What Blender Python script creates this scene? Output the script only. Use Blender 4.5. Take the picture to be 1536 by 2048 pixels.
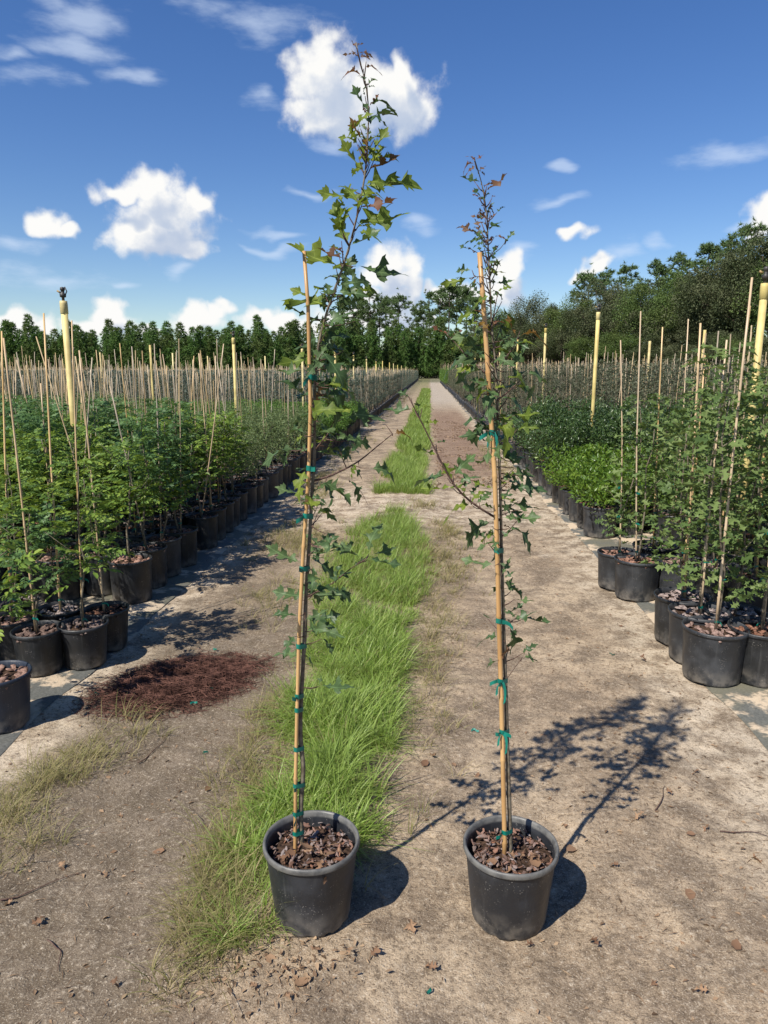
import bpy, math, random
import numpy as np
from mathutils import Matrix, Vector, Quaternion

for o in list(bpy.data.objects):
    bpy.data.objects.remove(o, do_unlink=True)
SC = bpy.context.scene
COL = SC.collection
R = math.radians

# ------------------------------------------------------------------ camera
FPX = 1420.0                      # focal length in photograph pixels (1536 x 2048)
HOR, VPX, CAM_H = 740.0, 859.0, 1.6
PITCH = math.atan((1024 - HOR) / FPX)


def _rayc(px, py):
    x = (px - 768) / FPX
    y = -(py - 1024) / FPX
    return np.array([x, math.cos(PITCH) + y * math.sin(PITCH), -math.sin(PITCH) + y * math.cos(PITCH)])


_v = _rayc(VPX, HOR)
YAW = math.atan2(_v[0], _v[1])


def ray(px, py):
    x, y, z = _rayc(px, py)
    c, s = math.cos(YAW), math.sin(YAW)
    return np.array([c * x - s * y, s * x + c * y, z])


def ground_at(px, py, z=0.0):
    r = ray(px, py)
    return r * ((z - CAM_H) / r[2]) + np.array([0, 0, CAM_H])


def at(px, py, Y):
    r = ray(px, py)
    return r * (Y / r[1]) + np.array([0, 0, CAM_H])


cam = bpy.data.cameras.new('camera')
cam_o = bpy.data.objects.new('camera', cam)
COL.objects.link(cam_o)
cam_o.location = (0, 0, CAM_H)
cam_o.rotation_euler = (math.pi / 2 - PITCH, 0, YAW)
cam.sensor_fit = 'VERTICAL'
cam.sensor_height = 36.0
cam.lens = FPX / 2048 * 36.0
cam.clip_start = 0.05
cam.clip_end = 3000
SC.camera = cam_o

# ------------------------------------------------------------------ light and sky
SUN_EL = R(49)
SHADOW = np.array([0.625, 0.781])          # direction in which shadows fall on the ground
sun_dir = np.array([-SHADOW[0] * math.cos(SUN_EL), -SHADOW[1] * math.cos(SUN_EL), math.sin(SUN_EL)])
sun = bpy.data.lights.new('sun', 'SUN')
sun.energy = 5.0
sun.angle = R(0.53)
sun.color = (1.0, 0.945, 0.86)
sun_o = bpy.data.objects.new('sun', sun)
COL.objects.link(sun_o)
sun_o.rotation_euler = Vector(sun_dir).to_track_quat('Z', 'Y').to_euler()

SC.view_settings.view_transform = 'Standard'
SC.view_settings.look = 'None'
SC.view_settings.gamma = 1
SC.view_settings.exposure = 0.5
SC.view_settings.use_curve_mapping = False
SC.cycles.max_bounces = 5
SC.cycles.diffuse_bounces = 2
SC.cycles.glossy_bounces = 2
SC.cycles.transmission_bounces = 4
SC.cycles.transparent_max_bounces = 4

world = bpy.data.worlds.new('World')
SC.world = world
world.use_nodes = True
wt = world.node_tree
wt.nodes.clear()


class NT:
    """tiny helper to write node trees"""
    def __init__(self, tree):
        self.t = tree

    def n(self, typ, **kw):
        nd = self.t.nodes.new(typ)
        for k, v in kw.items():
            setattr(nd, k, v)
        return nd

    def link(self, a, b):
        self.t.links.new(a, b)

    def set(self, sock, v):
        if isinstance(v, bpy.types.NodeSocket):
            self.t.links.new(v, sock)
        else:
            if hasattr(sock.default_value, '__len__') and not hasattr(v, '__len__'):
                v = [v] * len(sock.default_value)
            if hasattr(sock.default_value, '__len__') and len(sock.default_value) == 4 and len(v) == 3:
                v = tuple(v) + (1.0,)
            sock.default_value = v

    def math(self, op, a, b=0.0, c=0.0, clamp=False):
        nd = self.n('ShaderNodeMath', operation=op, use_clamp=clamp)
        self.set(nd.inputs[0], a)
        self.set(nd.inputs[1], b)
        self.set(nd.inputs[2], c)
        return nd.outputs[0]

    def vmath(self, op, a, b=(0, 0, 0), c=(0, 0, 0)):
        nd = self.n('ShaderNodeVectorMath', operation=op)
        self.set(nd.inputs[0], a)
        self.set(nd.inputs[1], b)
        if op == 'MULTIPLY_ADD':
            self.set(nd.inputs[2], c)
        if op == 'SCALE':
            self.set(nd.inputs['Scale'], b if not isinstance(b, tuple) else 1.0)
        return nd.outputs['Value'] if op in ('LENGTH', 'DOT_PRODUCT', 'DISTANCE') else nd.outputs[0]

    def noise(self, vec, scale, detail=4, rough=0.55, lac=2.0):
        nd = self.n('ShaderNodeTexNoise')
        if vec is not None:
            self.link(vec, nd.inputs['Vector'])
        nd.inputs['Scale'].default_value = scale
        nd.inputs['Detail'].default_value = detail
        nd.inputs['Roughness'].default_value = rough
        nd.inputs['Lacunarity'].default_value = lac
        return nd.outputs[0]

    def smooth(self, v, a, b, lo=0.0, hi=1.0):
        nd = self.n('ShaderNodeMapRange', interpolation_type='SMOOTHSTEP')
        self.set(nd.inputs[0], v)
        nd.inputs[1].default_value = a
        nd.inputs[2].default_value = b
        nd.inputs[3].default_value = lo
        nd.inputs[4].default_value = hi
        return nd.outputs[0]

    def mix(self, f, a, b, blend='MIX'):
        nd = self.n('ShaderNodeMix', data_type='RGBA', blend_type=blend)
        self.set(nd.inputs[0], f)
        self.set(nd.inputs[6], a)
        self.set(nd.inputs[7], b)
        return nd.outputs[2]

    def ramp(self, f, stops):
        nd = self.n('ShaderNodeValToRGB')
        cr = nd.color_ramp
        while len(cr.elements) < len(stops):
            cr.elements.new(0.5)
        for e, (p, c) in zip(cr.elements, stops):
            e.position = p
            e.color = tuple(c) + (1.0,)
        self.set(nd.inputs[0], f)
        return nd.outputs[0]


W = NT(wt)
geo = W.n('ShaderNodeTexCoord').outputs['Generated']
sky = W.n('ShaderNodeTexSky', sky_type='NISHITA')
sky.sun_disc = False
sky.sun_elevation = SUN_EL
sky.sun_rotation = math.atan2(sun_dir[0], sun_dir[1])
sky.air_density = 1.0
sky.dust_density = 0.25
sky.ozone_density = 3.2
sky.altitude = 0.0
SKY_STRENGTH = 0.088

# the clouds: cumulus heaps and thin wisps, as lobes on the sky's azimuth / elevation
PPD = FPX * math.pi / 180


def azel(px, py):
    r = ray(px, py)
    r = r / np.linalg.norm(r)
    return math.degrees(math.atan2(r[0], r[1])), math.degrees(math.asin(r[2]))


CUM = [(650, 150, 72, 70), (690, 215, 108, 60), (800, 205, 74, 62), (800, 150, 34, 38), (632, 228, 52, 46), (745, 190, 80, 55),
       (325, 435, 95, 72), (300, 388, 62, 40), (240, 385, 56, 22), (392, 405, 36, 36), (325, 492, 105, 24), (260, 468, 50, 30),
       (98, 447, 46, 24), (130, 462, 28, 14),
       (785, 545, 66, 58), (790, 605, 66, 42), (745, 595, 42, 26), (822, 562, 36, 38), (770, 640, 120, 30),
       (1012, 545, 30, 40), (1000, 580, 56, 36), (935, 580, 66, 24), (885, 580, 30, 24),
       (1143, 463, 38, 17), (1195, 537, 27, 22), (1165, 549, 20, 12),
       (30, 655, 66, 32), (75, 655, 32, 22), (225, 628, 36, 34), (200, 652, 66, 22), (290, 662, 40, 14), (400, 636, 72, 28),
       (440, 625, 36, 20), (525, 636, 46, 26), (570, 652, 56, 26), (640, 650, 60, 30),
       (1522, 445, 34, 32), (1560, 430, 40, 40), (1600, 470, 40, 30)]
WISP = [(65, 150, 66, 24), (520, 196, 32, 20), (30, 490, 44, 18), (165, 40, 75, 42), (150, 92, 85, 24), (30, 102, 50, 14), (500, 34, 130, 28), (100, 558, 105, 20), (360, 536, 26, 12),
        (1465, 300, 85, 24), (1480, 455, 36, 12), (1120, 340, 24, 7), (1125, 400, 55, 9), (830, 446, 44, 12), (540, 495, 66, 11),
        (1250, 500, 46, 18), (1040, 505, 40, 16), 
        (670, 300, 50, 12), (560, 465, 70, 9), (1310, 490, 30, 12), (250, 565, 26, 8), (270, 150, 60, 14), (620, 390, 60, 9)]
blobs_c, blobs_w = [], []
for lst, out in ((CUM, blobs_c), (WISP, blobs_w)):
    for (px, py, rx, ry) in lst:
        a, e = azel(px, py)
        out.append((a, e, rx / PPD * 1.04, ry / PPD * 1.04))
rs = random.Random(5)
for k in range(9):                         # the same sky goes on all the way round
    a, e = rs.uniform(42, 318), rs.uniform(4, 42)
    a = a if a < 180 else a - 360
    s = rs.uniform(1.6, 4.2)
    blobs_c.append((a, e, s * 1.5, s))
    blobs_c.append((a + s * rs.uniform(-1, 1), e + s * .6, s * .9, s * .7))


def cloud_group(name, blobs, nscale, amp, detail, stretch=(1, 1, 1)):
    g = bpy.data.node_groups.new(name, 'ShaderNodeTree')
    g.interface.new_socket('Direction', in_out='INPUT', socket_type='NodeSocketVector')
    g.interface.new_socket('Density', in_out='OUTPUT', socket_type='NodeSocketFloat')
    G = NT(g)
    gi, go = G.n('NodeGroupInput'), G.n('NodeGroupOutput')
    d = G.vmath('NORMALIZE', gi.outputs[0])
    sep = G.n('ShaderNodeSeparateXYZ')
    G.link(d, sep.inputs[0])
    az = G.math('MULTIPLY', G.math('ARCTAN2', sep.outputs[0], sep.outputs[1]), 180 / math.pi)
    el = G.math('MULTIPLY', G.math('ARCSINE', sep.outputs[2]), 180 / math.pi)
    cmb = G.n('ShaderNodeCombineXYZ')
    G.link(az, cmb.inputs[0])
    G.link(el, cmb.inputs[1])
    warp = G.n('ShaderNodeTexNoise')
    G.link(d, warp.inputs['Vector'])
    warp.inputs['Scale'].default_value = nscale * 1.3
    warp.inputs['Detail'].default_value = 1
    wv = G.vmath('SUBTRACT', warp.outputs['Color'], (0.5, 0.5, 0.5))
    wv = G.vmath('MULTIPLY', wv, (3.0, 2.2, 0.0))
    p = G.vmath('ADD', cmb.outputs[0], wv)
    m = None
    for (a, e, rx, ry) in blobs:
        q = G.vmath('MULTIPLY_ADD', p, (1 / rx, 1 / ry, 0), (-a / rx, -e / ry, 0))
        l = G.vmath('LENGTH', q)
        m = l if m is None else G.math('MINIMUM', m, l)
    m = G.math('SUBTRACT', 1.0, m)
    nz = G.noise(G.vmath('MULTIPLY', d, stretch), nscale, detail, 0.6)
    nz = G.math('MULTIPLY', G.math('SUBTRACT', nz, 0.5), amp)
    G.link(G.math('ADD', m, nz), go.inputs[0])
    return g


gc = cloud_group('cumulus', blobs_c, 26, 1.25, 8)
gw = cloud_group('wisps', blobs_w, 16, 2.0, 5, (1, 1, 3.2))


def use(g, vec):
    nd = W.n('ShaderNodeGroup', node_tree=g)
    W.link(vec, nd.inputs[0])
    return nd.outputs[0]


side = np.array([math.cos(YAW), math.sin(YAW), 0])
dlt = tuple((np.array([0, 0, 1.0]) * 0.031 - side * 0.015).tolist())
d0 = use(gc, geo)
d1 = use(gc, W.vmath('ADD', geo, dlt))
shade = W.smooth(d1, -0.05, 0.75)
relief = W.math('MULTIPLY', W.math('SUBTRACT', d0, d1), 0.30)
lit = W.math('ADD', W.math('SUBTRACT', 1.0, W.math('MULTIPLY', shade, 0.9)), relief, clamp=True)
ccol = W.mix(lit, (0.36, 0.42, 0.53), (0.70, 0.695, 0.68))
alpha = W.smooth(d0, -0.05, 0.52)
walpha = W.math('MULTIPLY', W.smooth(use(gw, geo), -0.1, 1.1), 0.5)
bg_sky = W.n('ShaderNodeBackground')
hsv = W.n('ShaderNodeHueSaturation')
hsv.inputs['Saturation'].default_value = 1.25
hsv.inputs['Hue'].default_value = 0.512
W.link(sky.outputs[0], hsv.inputs['Color'])
W.link(hsv.outputs[0], bg_sky.inputs[0])
bg_sky.inputs[1].default_value = SKY_STRENGTH
bg_w = W.n('ShaderNodeBackground')
bg_w.inputs[0].default_value = (0.52, 0.60, 0.72, 1)
bg_c = W.n('ShaderNodeBackground')
W.link(ccol, bg_c.inputs[0])
m1 = W.n('ShaderNodeMixShader')
W.link(walpha, m1.inputs[0])
W.link(bg_sky.outputs[0], m1.inputs[1])
W.link(bg_w.outputs[0], m1.inputs[2])
m2 = W.n('ShaderNodeMixShader')
W.link(alpha, m2.inputs[0])
W.link(m1.outputs[0], m2.inputs[1])
W.link(bg_c.outputs[0], m2.inputs[2])
wo = W.n('ShaderNodeOutputWorld')
W.link(m2.outputs[0], wo.inputs[0])
world.cycles.sampling_method = 'MANUAL'
world.cycles.sample_map_resolution = 512

# ------------------------------------------------------------------ materials


def new_mat(name):
    m = bpy.data.materials.new(name)
    m.use_nodes = True
    m.node_tree.nodes.clear()
    return m, NT(m.node_tree)


def finish(T, shader):
    out = T.n('ShaderNodeOutputMaterial')
    T.link(shader, out.inputs[0])


def principled(T, col, rough=0.6, spec=0.4, bump=None, bump_d=0.01, bump_s=0.5):
    p = T.n('ShaderNodeBsdfPrincipled')
    T.set(p.inputs['Base Color'], col)
    T.set(p.inputs['Roughness'], rough)
    T.set(p.inputs['Specular IOR Level'], spec)
    if bump is not None:
        b = T.n('ShaderNodeBump')
        b.inputs['Strength'].default_value = bump_s
        b.inputs['Distance'].default_value = bump_d
        T.link(bump, b.inputs['Height'])
        T.link(b.outputs[0], p.inputs['Normal'])
    return p.outputs[0]


def leaf_mat(name, cols, rough=0.5, trans=0.3, spec=0.22, tcol=None, clump=None, veins=False):
    m, T = new_mat(name)
    g = T.n('ShaderNodeNewGeometry')
    oi = T.n('ShaderNodeObjectInfo')
    f = T.math('FRACT', T.math('ADD', g.outputs['Random Per Island'], oi.outputs['Random']))
    n = len(cols)
    col = T.ramp(f, [((i + .0) / max(1, n - 1), c) for i, c in enumerate(cols)])
    if veins:
        tc = T.n('ShaderNodeTexCoord').outputs['Object']
        sp = T.n('ShaderNodeSeparateXYZ')
        T.link(tc, sp.inputs[0])
        ay = T.math('ABSOLUTE', sp.outputs[1])
        midrib = T.smooth(ay, .016, .006)
        lat = T.math('FRACT', T.math('MULTIPLY', T.math('SUBTRACT', sp.outputs[0], T.math('MULTIPLY', ay, .75)), 7.5))
        lat = T.math('MULTIPLY', T.smooth(T.math('ABSOLUTE', T.math('SUBTRACT', lat, .5)), .10, .03), .45)
        col = T.mix(T.math('MULTIPLY', T.math('MAXIMUM', midrib, lat), .55), col, tuple(min(.5, c * 2.0 + .03) for c in cols[-1]))
        v2 = T.vmath('ADD', T.vmath('MULTIPLY', tc, (3, 3, 3)), T.vmath('SCALE', (17.0, 9.0, 5.0), oi.outputs['Random']))
        blot = T.noise(v2, 1.6, 4)
        col = T.mix(T.smooth(blot, .35, .65, .0, .5), col, tuple(c * .55 for c in cols[0]))
        col = T.mix(T.smooth(T.noise(v2, 5.0, 3), .66, .74, 0, .7), col, (.13, .085, .04))
    if clump:
        nz = T.noise(g.outputs['Position'], clump[0], 2)
        col = T.mix(T.smooth(nz, .42, .62), col, clump[1])
    p = principled(T, col, rough, spec)
    tr = T.n('ShaderNodeBsdfTranslucent')
    T.link(T.mix(0.5, col, tcol or tuple(min(1, c * k) for c, k in zip(cols[-1], (1.5, 1.5, .7)))), tr.inputs[0])
    mx = T.n('ShaderNodeMixShader')
    mx.inputs[0].default_value = trans
    T.link(p, mx.inputs[1])
    T.link(tr.outputs[0], mx.inputs[2])
    finish(T, mx.outputs[0])
    return m


M = {}
M['oak'] = leaf_mat('oak_leaf_green', [(.055, .095, .036), (.078, .13, .044), (.105, .16, .06)], .5, .28, .25, veins=True)
M['oak_olive'] = leaf_mat('oak_leaf_olive', [(.102, .156, .026), (.144, .204, .031), (.192, .240, .036)], .5, .4, .22, veins=True)
M['oak_dark'] = leaf_mat('oak_leaf_dark', [(.041, .078, .030), (.060, .105, .039), (.075, .128, .045)], .4, .2, veins=True)
M['oak_red'] = leaf_mat('oak_leaf_new_red', [(.17, .075, .045), (.13, .065, .035), (.12, .07, .035)], .5, .3)
M['oak_amber'] = leaf_mat('oak_leaf_amber', [(.17, .10, .02), (.14, .075, .02), (.19, .11, .03)], .5, .35)
M['oak_dry'] = leaf_mat('dry_leaf_brown', [(.13, .07, .042), (.21, .125, .075), (.31, .20, .12)], .75, .1, .15)
M['oak_small'] = leaf_mat('young_oak_leaf', [(.055, .095, .03), (.09, .145, .042), (.135, .195, .06), (.17, .22, .075)], .5, .3, .25)
M['ash'] = leaf_mat('ash_leaf', [(.062, .112, .027), (.106, .181, .037), (.163, .256, .048), (.237, .312, .056)], .45, .3)
M['ash_cool'] = leaf_mat('ash_leaf_cool', [(.056, .112, .044), (.088, .163, .056), (.125, .213, .075)], .45, .28)
M['fine'] = leaf_mat('fine_leaf', [(.081, .122, .049), (.130, .179, .073), (.195, .244, .106)], .5, .28)
M['mound'] = leaf_mat('soft_mound_leaf', [(.065, .130, .026), (.104, .195, .039), (.143, .240, .052)], .5, .3)
M['holly'] = leaf_mat('dark_holly_leaf', [(.028, .056, .018), (.05, .09, .026), (.08, .125, .034)], .36, .18, .4)
M['bright'] = leaf_mat('bright_shrub_leaf', [(.055, .11, .016), (.10, .18, .022), (.16, .24, .03)], .36, .3, .4)
M['grey'] = leaf_mat('grey_green_leaf', [(.075, .09, .055), (.10, .115, .07), (.13, .14, .09)], .55, .25)
M['grey_blue'] = leaf_mat('blue_grey_leaf', [(.07, .095, .07), (.10, .13, .10), (.15, .18, .15)], .55, .25)
M['pine'] = leaf_mat('pine_needles', [(.054, .109, .031), (.088, .167, .042), (.130, .220, .054)], .6, .22, .15, None, (.35, (.105, .14, .045)))
M['tall_pine'] = leaf_mat('tall_pine_needles', [(.071, .118, .046), (.101, .155, .059), (.136, .192, .071)], .6, .22, .15)
M['wood'] = leaf_mat('live_oak_foliage', [(.029, .044, .020), (.047, .065, .029), (.072, .091, .038), (.110, .127, .060)], .6, .2, .15, None, (.30, (.115, .125, .065)))
M['wood_light'] = leaf_mat('light_broadleaf_foliage', [(.056, .093, .030), (.092, .140, .040), (.133, .192, .056)], .6, .22, .15, None, (.30, (.10, .13, .04)))
M['grass'] = leaf_mat('grass_blade', [(.10, .175, .025), (.175, .28, .042), (.27, .38, .08), (.40, .46, .17)], .45, .38, .3, None, (4.0, (.22, .31, .07)))
M['grass_dull'] = leaf_mat('dull_grass_blade', [(.16, .17, .055), (.22, .21, .08), (.30, .26, .12), (.34, .27, .15)], .6, .3)


def simple_mat(name, c0, c1, scale, rough=.7, spec=.3, bump=0.0, detail=5, lo=.35, hi=.65, objrand=0.0, stretch=None, bscale=None):
    m, T = new_mat(name)
    tc = T.n('ShaderNodeTexCoord').outputs['Object']
    v = tc if stretch is None else T.vmath('MULTIPLY', tc, stretch)
    if objrand:
        oi = T.n('ShaderNodeObjectInfo')
        v = T.vmath('ADD', v, T.vmath('SCALE', (13.1, 7.7, 3.3), oi.outputs['Random']))
    nz = T.noise(v, scale, detail)
    col = T.mix(T.smooth(nz, lo, hi), c0, c1)
    if objrand:
        hv = T.n('ShaderNodeHueSaturation')
        T.link(col, hv.inputs['Color'])
        T.set(hv.inputs['Value'], T.math('ADD', 1 - objrand / 2, T.math('MULTIPLY', oi.outputs['Random'], objrand)))
        T.set(hv.inputs['Saturation'], T.math('SUBTRACT', 1.1, T.math('MULTIPLY', T.math('FRACT', T.math('MULTIPLY', oi.outputs['Random'], 7.3)), objrand)))
        col = hv.outputs[0]
    h = T.noise(v, bscale or scale * 2, 4) if bump else None
    finish(T, principled(T, col, rough, spec, h, bump))
    return m


M['bark'] = simple_mat('young_bark', (.10, .08, .055), (.19, .165, .12), 60, .8, .2, .002)
M['twig'] = simple_mat('twig_bark', (.06, .03, .025), (.12, .075, .055), 80, .7, .3)
M['trunk'] = simple_mat('tree_trunk', (.055, .042, .033), (.12, .095, .075), 4, .9, .1, .03)
M['bamboo'] = simple_mat('bamboo_cane', (.42, .275, .125), (.57, .405, .215), 30, .45, .45, .0006, stretch=(1, 1, .12), objrand=.35)
M['bamboo_hero'] = simple_mat('honey_bamboo', (.36, .20, .075), (.52, .325, .14), 22, .42, .45, .0006, stretch=(1, 1, .1))
M['cane'] = simple_mat('weathered_cane', (.29, .205, .105), (.43, .325, .18), 12, .6, .3, .0, stretch=(1, 1, .15), objrand=.5)
M['cane_grey'] = simple_mat('grey_cane', (.24, .20, .16), (.36, .31, .25), 12, .7, .3, .0, stretch=(1, 1, .15), objrand=.4)
M['pipe'] = simple_mat('yellow_pipe', (.40, .31, .11), (.60, .49, .19), 5, .55, .35, 0, objrand=.25)
M['sprinkler'] = simple_mat('black_sprinkler', (.02, .02, .02), (.05, .045, .04), 40, .5, .4)
M['brass'] = simple_mat('brass_nozzle', (.35, .25, .10), (.25, .17, .07), 40, .4, .5)
M['tape'] = simple_mat('green_tie_tape', (.0, .115, .085), (.005, .175, .13), 30, .38, .5)
M['soil'] = simple_mat('potting_soil', (.022, .014, .010), (.085, .052, .036), 90, .95, .1, .006)
M['chip'] = simple_mat('bark_chip', (.10, .048, .032), (.27, .15, .105), 45, .9, .1, .002, objrand=.8)
M['redtwig'] = simple_mat('red_brown_twigs', (.050, .023, .017), (.135, .066, .048), 18, .85, .15)
M['litter'] = leaf_mat('litter_bits', [(.10, .065, .04), (.22, .14, .085), (.34, .24, .15), (.16, .10, .06)], .8, .05, .1)

# black plastic of the nursery pots with dust specks and grey scuffs


def pot_mat(name, base, dusty, seed, rim=None):
    m, T = new_mat(name)
    tc = T.n('ShaderNodeTexCoord').outputs['Object']
    oi = T.n('ShaderNodeObjectInfo')
    v = T.vmath('ADD', tc, T.vmath('SCALE', (3.1 + seed, 7.7, 5.3), oi.outputs['Random']))
    big = T.noise(v, 9, 5, .6)
    col = T.mix(T.smooth(big, .4, .75, 0, .8), base, dusty)
    spk = T.n('ShaderNodeTexVoronoi')
    T.link(v, spk.inputs['Vector'])
    spk.inputs['Scale'].default_value = 150
    s2 = T.math('MULTIPLY', T.smooth(spk.outputs['Distance'], .26, .1), T.smooth(T.noise(v, 22, 3), .5, .66))
    col = T.mix(s2, col, (.30, .28, .25))
    sep = T.n('ShaderNodeSeparateXYZ')
    T.link(tc, sep.inputs[0])
    lowdust = T.math('MULTIPLY', T.smooth(sep.outputs[2], .12, .0), T.smooth(T.noise(v, 18, 5), .35, .65))
    col = T.mix(T.math('MULTIPLY', lowdust, .55), col, (.24, .21, .17))
    if rim:
        rd = T.math('MULTIPLY', T.smooth(sep.outputs[2], rim - .020, rim - .012), T.smooth(T.noise(v, 30, 4), .25, .6, .35, 1))
        col = T.mix(T.math('MULTIPLY', rd, .8), col, (.16, .155, .14))
    streak = T.noise(T.vmath('MULTIPLY', v, (60, 60, 2.2)), 1.0, 3)
    col = T.mix(T.smooth(streak, .55, .8, 0, .25), col, (.13, .13, .125))
    finish(T, principled(T, col, T.smooth(big, .3, .7, .38, .62), .45, T.noise(v, 60, 3), .0015, .5))
    return m


M['pot'] = pot_mat('black_pot_plastic', (.013, .014, .015), (.036, .037, .04), 0)
M['pot_grey'] = pot_mat('scuffed_pot_plastic', (.02, .022, .025), (.06, .063, .067), 3)
M['pot_hero'] = pot_mat('dusty_pot_plastic', (.017, .019, .023), (.048, .052, .06), 2, .243)
M['pot_blue'] = pot_mat('blue_black_pot_plastic', (.014, .020, .034), (.03, .038, .055), 5)


def ground_mat():
    m, T = new_mat('sandy_ground')
    pos = T.n('ShaderNodeNewGeometry').outputs['Position']
    sep = T.n('ShaderNodeSeparateXYZ')
    T.link(pos, sep.inputs[0])
    wob = T.math('MULTIPLY', T.math('SUBTRACT', T.noise(pos, 1.6, 4), .5), .55)
    x = T.math('ADD', sep.outputs[0], wob)
    y = T.math('ADD', sep.outputs[1], T.math('MULTIPLY', wob, 3.0))
    n1 = T.noise(pos, 1.1, 5, .6)
    n2 = T.noise(pos, 6.5, 6, .65)
    n3 = T.noise(pos, 55, 5, .7)
    n4 = T.noise(pos, 210, 3, .7)
    tan = T.mix(T.smooth(n1, .32, .68), (.335, .25, .165), (.48, .375, .255))
    nm = T.noise(pos, 2.6, 6, .7)
    tan = T.mix(T.smooth(nm, .47, .60, 0, .85), tan, (.175, .132, .092))
    tan = T.mix(T.smooth(n2, .36, .70, 0, .75), tan, (.16, .122, .085))
    # compact dark crust of the wheel track left of the grass
    left = T.math('MULTIPLY', T.smooth(x, -.45, -.75), T.smooth(x, -1.85, -1.45))
    left = T.math('MULTIPLY', left, T.smooth(y, 7.0, 3.2))
    crust = T.mix(T.smooth(n2, .35, .72), (.10, .078, .053), (.215, .172, .125))
    col = T.mix(T.math('MULTIPLY', left, .85), tan, crust)
    # loose pale sand along the pot rows and beside the right track
    edge = T.math('MAXIMUM', T.math('MULTIPLY', T.smooth(x, .95, 1.35), T.smooth(y, 1.0, 2.5)), T.smooth(x, -1.45, -1.75))
    pale = T.math('MULTIPLY', T.math('MAXIMUM', edge, T.math('MULTIPLY', T.smooth(y, 6.8, 7.8), T.smooth(y, 10.5, 9))), T.smooth(n2, .62, .38))
    col = T.mix(T.math('MULTIPLY', pale, .8), col, (.56, .47, .35))
    blot = T.smooth(T.noise(pos, 2.3, 4, .6), .60, .74)
    col = T.mix(T.math('MULTIPLY', blot, T.math('MULTIPLY', T.smooth(x, .4, .9), .8)), col, (.58, .49, .37))
    # reddish litter on the right track further on, greyer ground beyond
    mulch = T.math('MULTIPLY', T.math('MULTIPLY', T.smooth(y, 9.5, 12), T.smooth(y, 34, 24)), T.math('MULTIPLY', T.smooth(x, .0, .25), T.smooth(x, 1.35, 1.1)))
    col = T.mix(T.math('MULTIPLY', mulch, T.smooth(n3, .3, .7, .35, .95)), col, (.17, .095, .065))
    farg = T.math('MULTIPLY', T.smooth(y, 26, 40), T.smooth(x, -.1, .25))
    col = T.mix(T.math('MULTIPLY', farg, .75), col, (.40, .35, .29))
    grs = T.smooth(y, 30, 90)
    col = T.mix(T.math('MULTIPLY', grs, T.smooth(x, .25, -.3, 0, .7)), col, (.16, .17, .06))
    wild = T.math('MAXIMUM', T.smooth(sep.outputs[1], 85, 105), T.math('MAXIMUM', T.smooth(sep.outputs[0], 4, 9), T.smooth(sep.outputs[0], -6, -12)))
    col = T.mix(T.math('MULTIPLY', wild, .8), col, (.07, .085, .03))
    # grit
    col = T.mix(T.smooth(n3, .50, .34, 0, .7), col, (.10, .072, .048))
    col = T.mix(T.smooth(n3, .55, .70, 0, .7), col, (.52, .44, .335))
    col = T.mix(T.smooth(n4, .45, .33, 0, .75), col, (.07, .05, .034))
    col = T.mix(T.smooth(n4, .56, .68, 0, .7), col, (.56, .485, .375))
    h = T.math('ADD', T.math('MULTIPLY', n2, .55), T.math('ADD', T.math('MULTIPLY', n3, .3), T.math('MULTIPLY', n4, .14)))
    finish(T, principled(T, col, .95, .12, h, .035, .8))
    return m


M['ground'] = ground_mat()


def cloth_mat():
    m, T = new_mat('weed_cloth')
    pos = T.n('ShaderNodeNewGeometry').outputs['Position']
    n2 = T.noise(pos, 3.2, 6, .62)
    n3 = T.noise(pos, 90, 4, .7)
    cl = T.mix(T.smooth(n3, .3, .7), (.085, .088, .08), (.15, .15, .135))
    cl = T.mix(T.smooth(T.noise(pos, 1.3, 4), .45, .62, 0, .6), cl, (.17, .155, .095))
    sand = T.mix(n3, (.36, .27, .18), (.58, .48, .35))
    f = T.smooth(n2, .50, .57)
    col = T.mix(f, cl, sand)
    h = T.math('ADD', T.math('MULTIPLY', f, .5), T.math('MULTIPLY', n3, .3))
    finish(T, principled(T, col, T.smooth(n2, .5, .57, .5, .95), .3, h, .012, .7))
    return m


M['cloth'] = cloth_mat()

# ------------------------------------------------------------------ mesh helpers
rng = np.random.default_rng(11)


def mesh(name, V, F, mat=None, smooth=False, mats=None, fm=None):
    me = bpy.data.meshes.new(name)
    V = np.asarray(V, dtype=np.float32).reshape(-1, 3)
    if isinstance(F, np.ndarray):
        nf, k = F.shape
        me.vertices.add(len(V))
        me.vertices.foreach_set('co', V.ravel())
        me.loops.add(nf * k)
        me.loops.foreach_set('vertex_index', F.astype(np.int32).ravel())
        me.polygons.add(nf)
        me.polygons.foreach_set('loop_start', np.arange(0, nf * k, k, dtype=np.int32))
        me.polygons.foreach_set('loop_total', np.full(nf, k, dtype=np.int32))
        me.update(calc_edges=True)
    else:
        me.from_pydata(V.tolist(), [], F)
    if mats:
        for q in mats:
            me.materials.append(M[q])
        if fm is not None:
            me.polygons.foreach_set('material_index', np.asarray(fm, dtype=np.int32))
    elif mat:
        me.materials.append(M[mat])
    if smooth:
        me.polygons.foreach_set('use_smooth', np.ones(len(me.polygons), dtype=bool))
    me.validate()
    return me


def obj(name, me, parent=None, loc=None, label=None, cat=None, group=None, kind=None, mtx=None):
    o = bpy.data.objects.new(name, me)
    COL.objects.link(o)
    if parent is not None:
        o.parent = parent
    if mtx is not None:
        o.matrix_basis = mtx
    if loc is not None:
        o.location = loc
    for k, v in (('label', label), ('category', cat), ('group', group), ('kind', kind)):
        if v:
            o[k] = v
    return o


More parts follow.
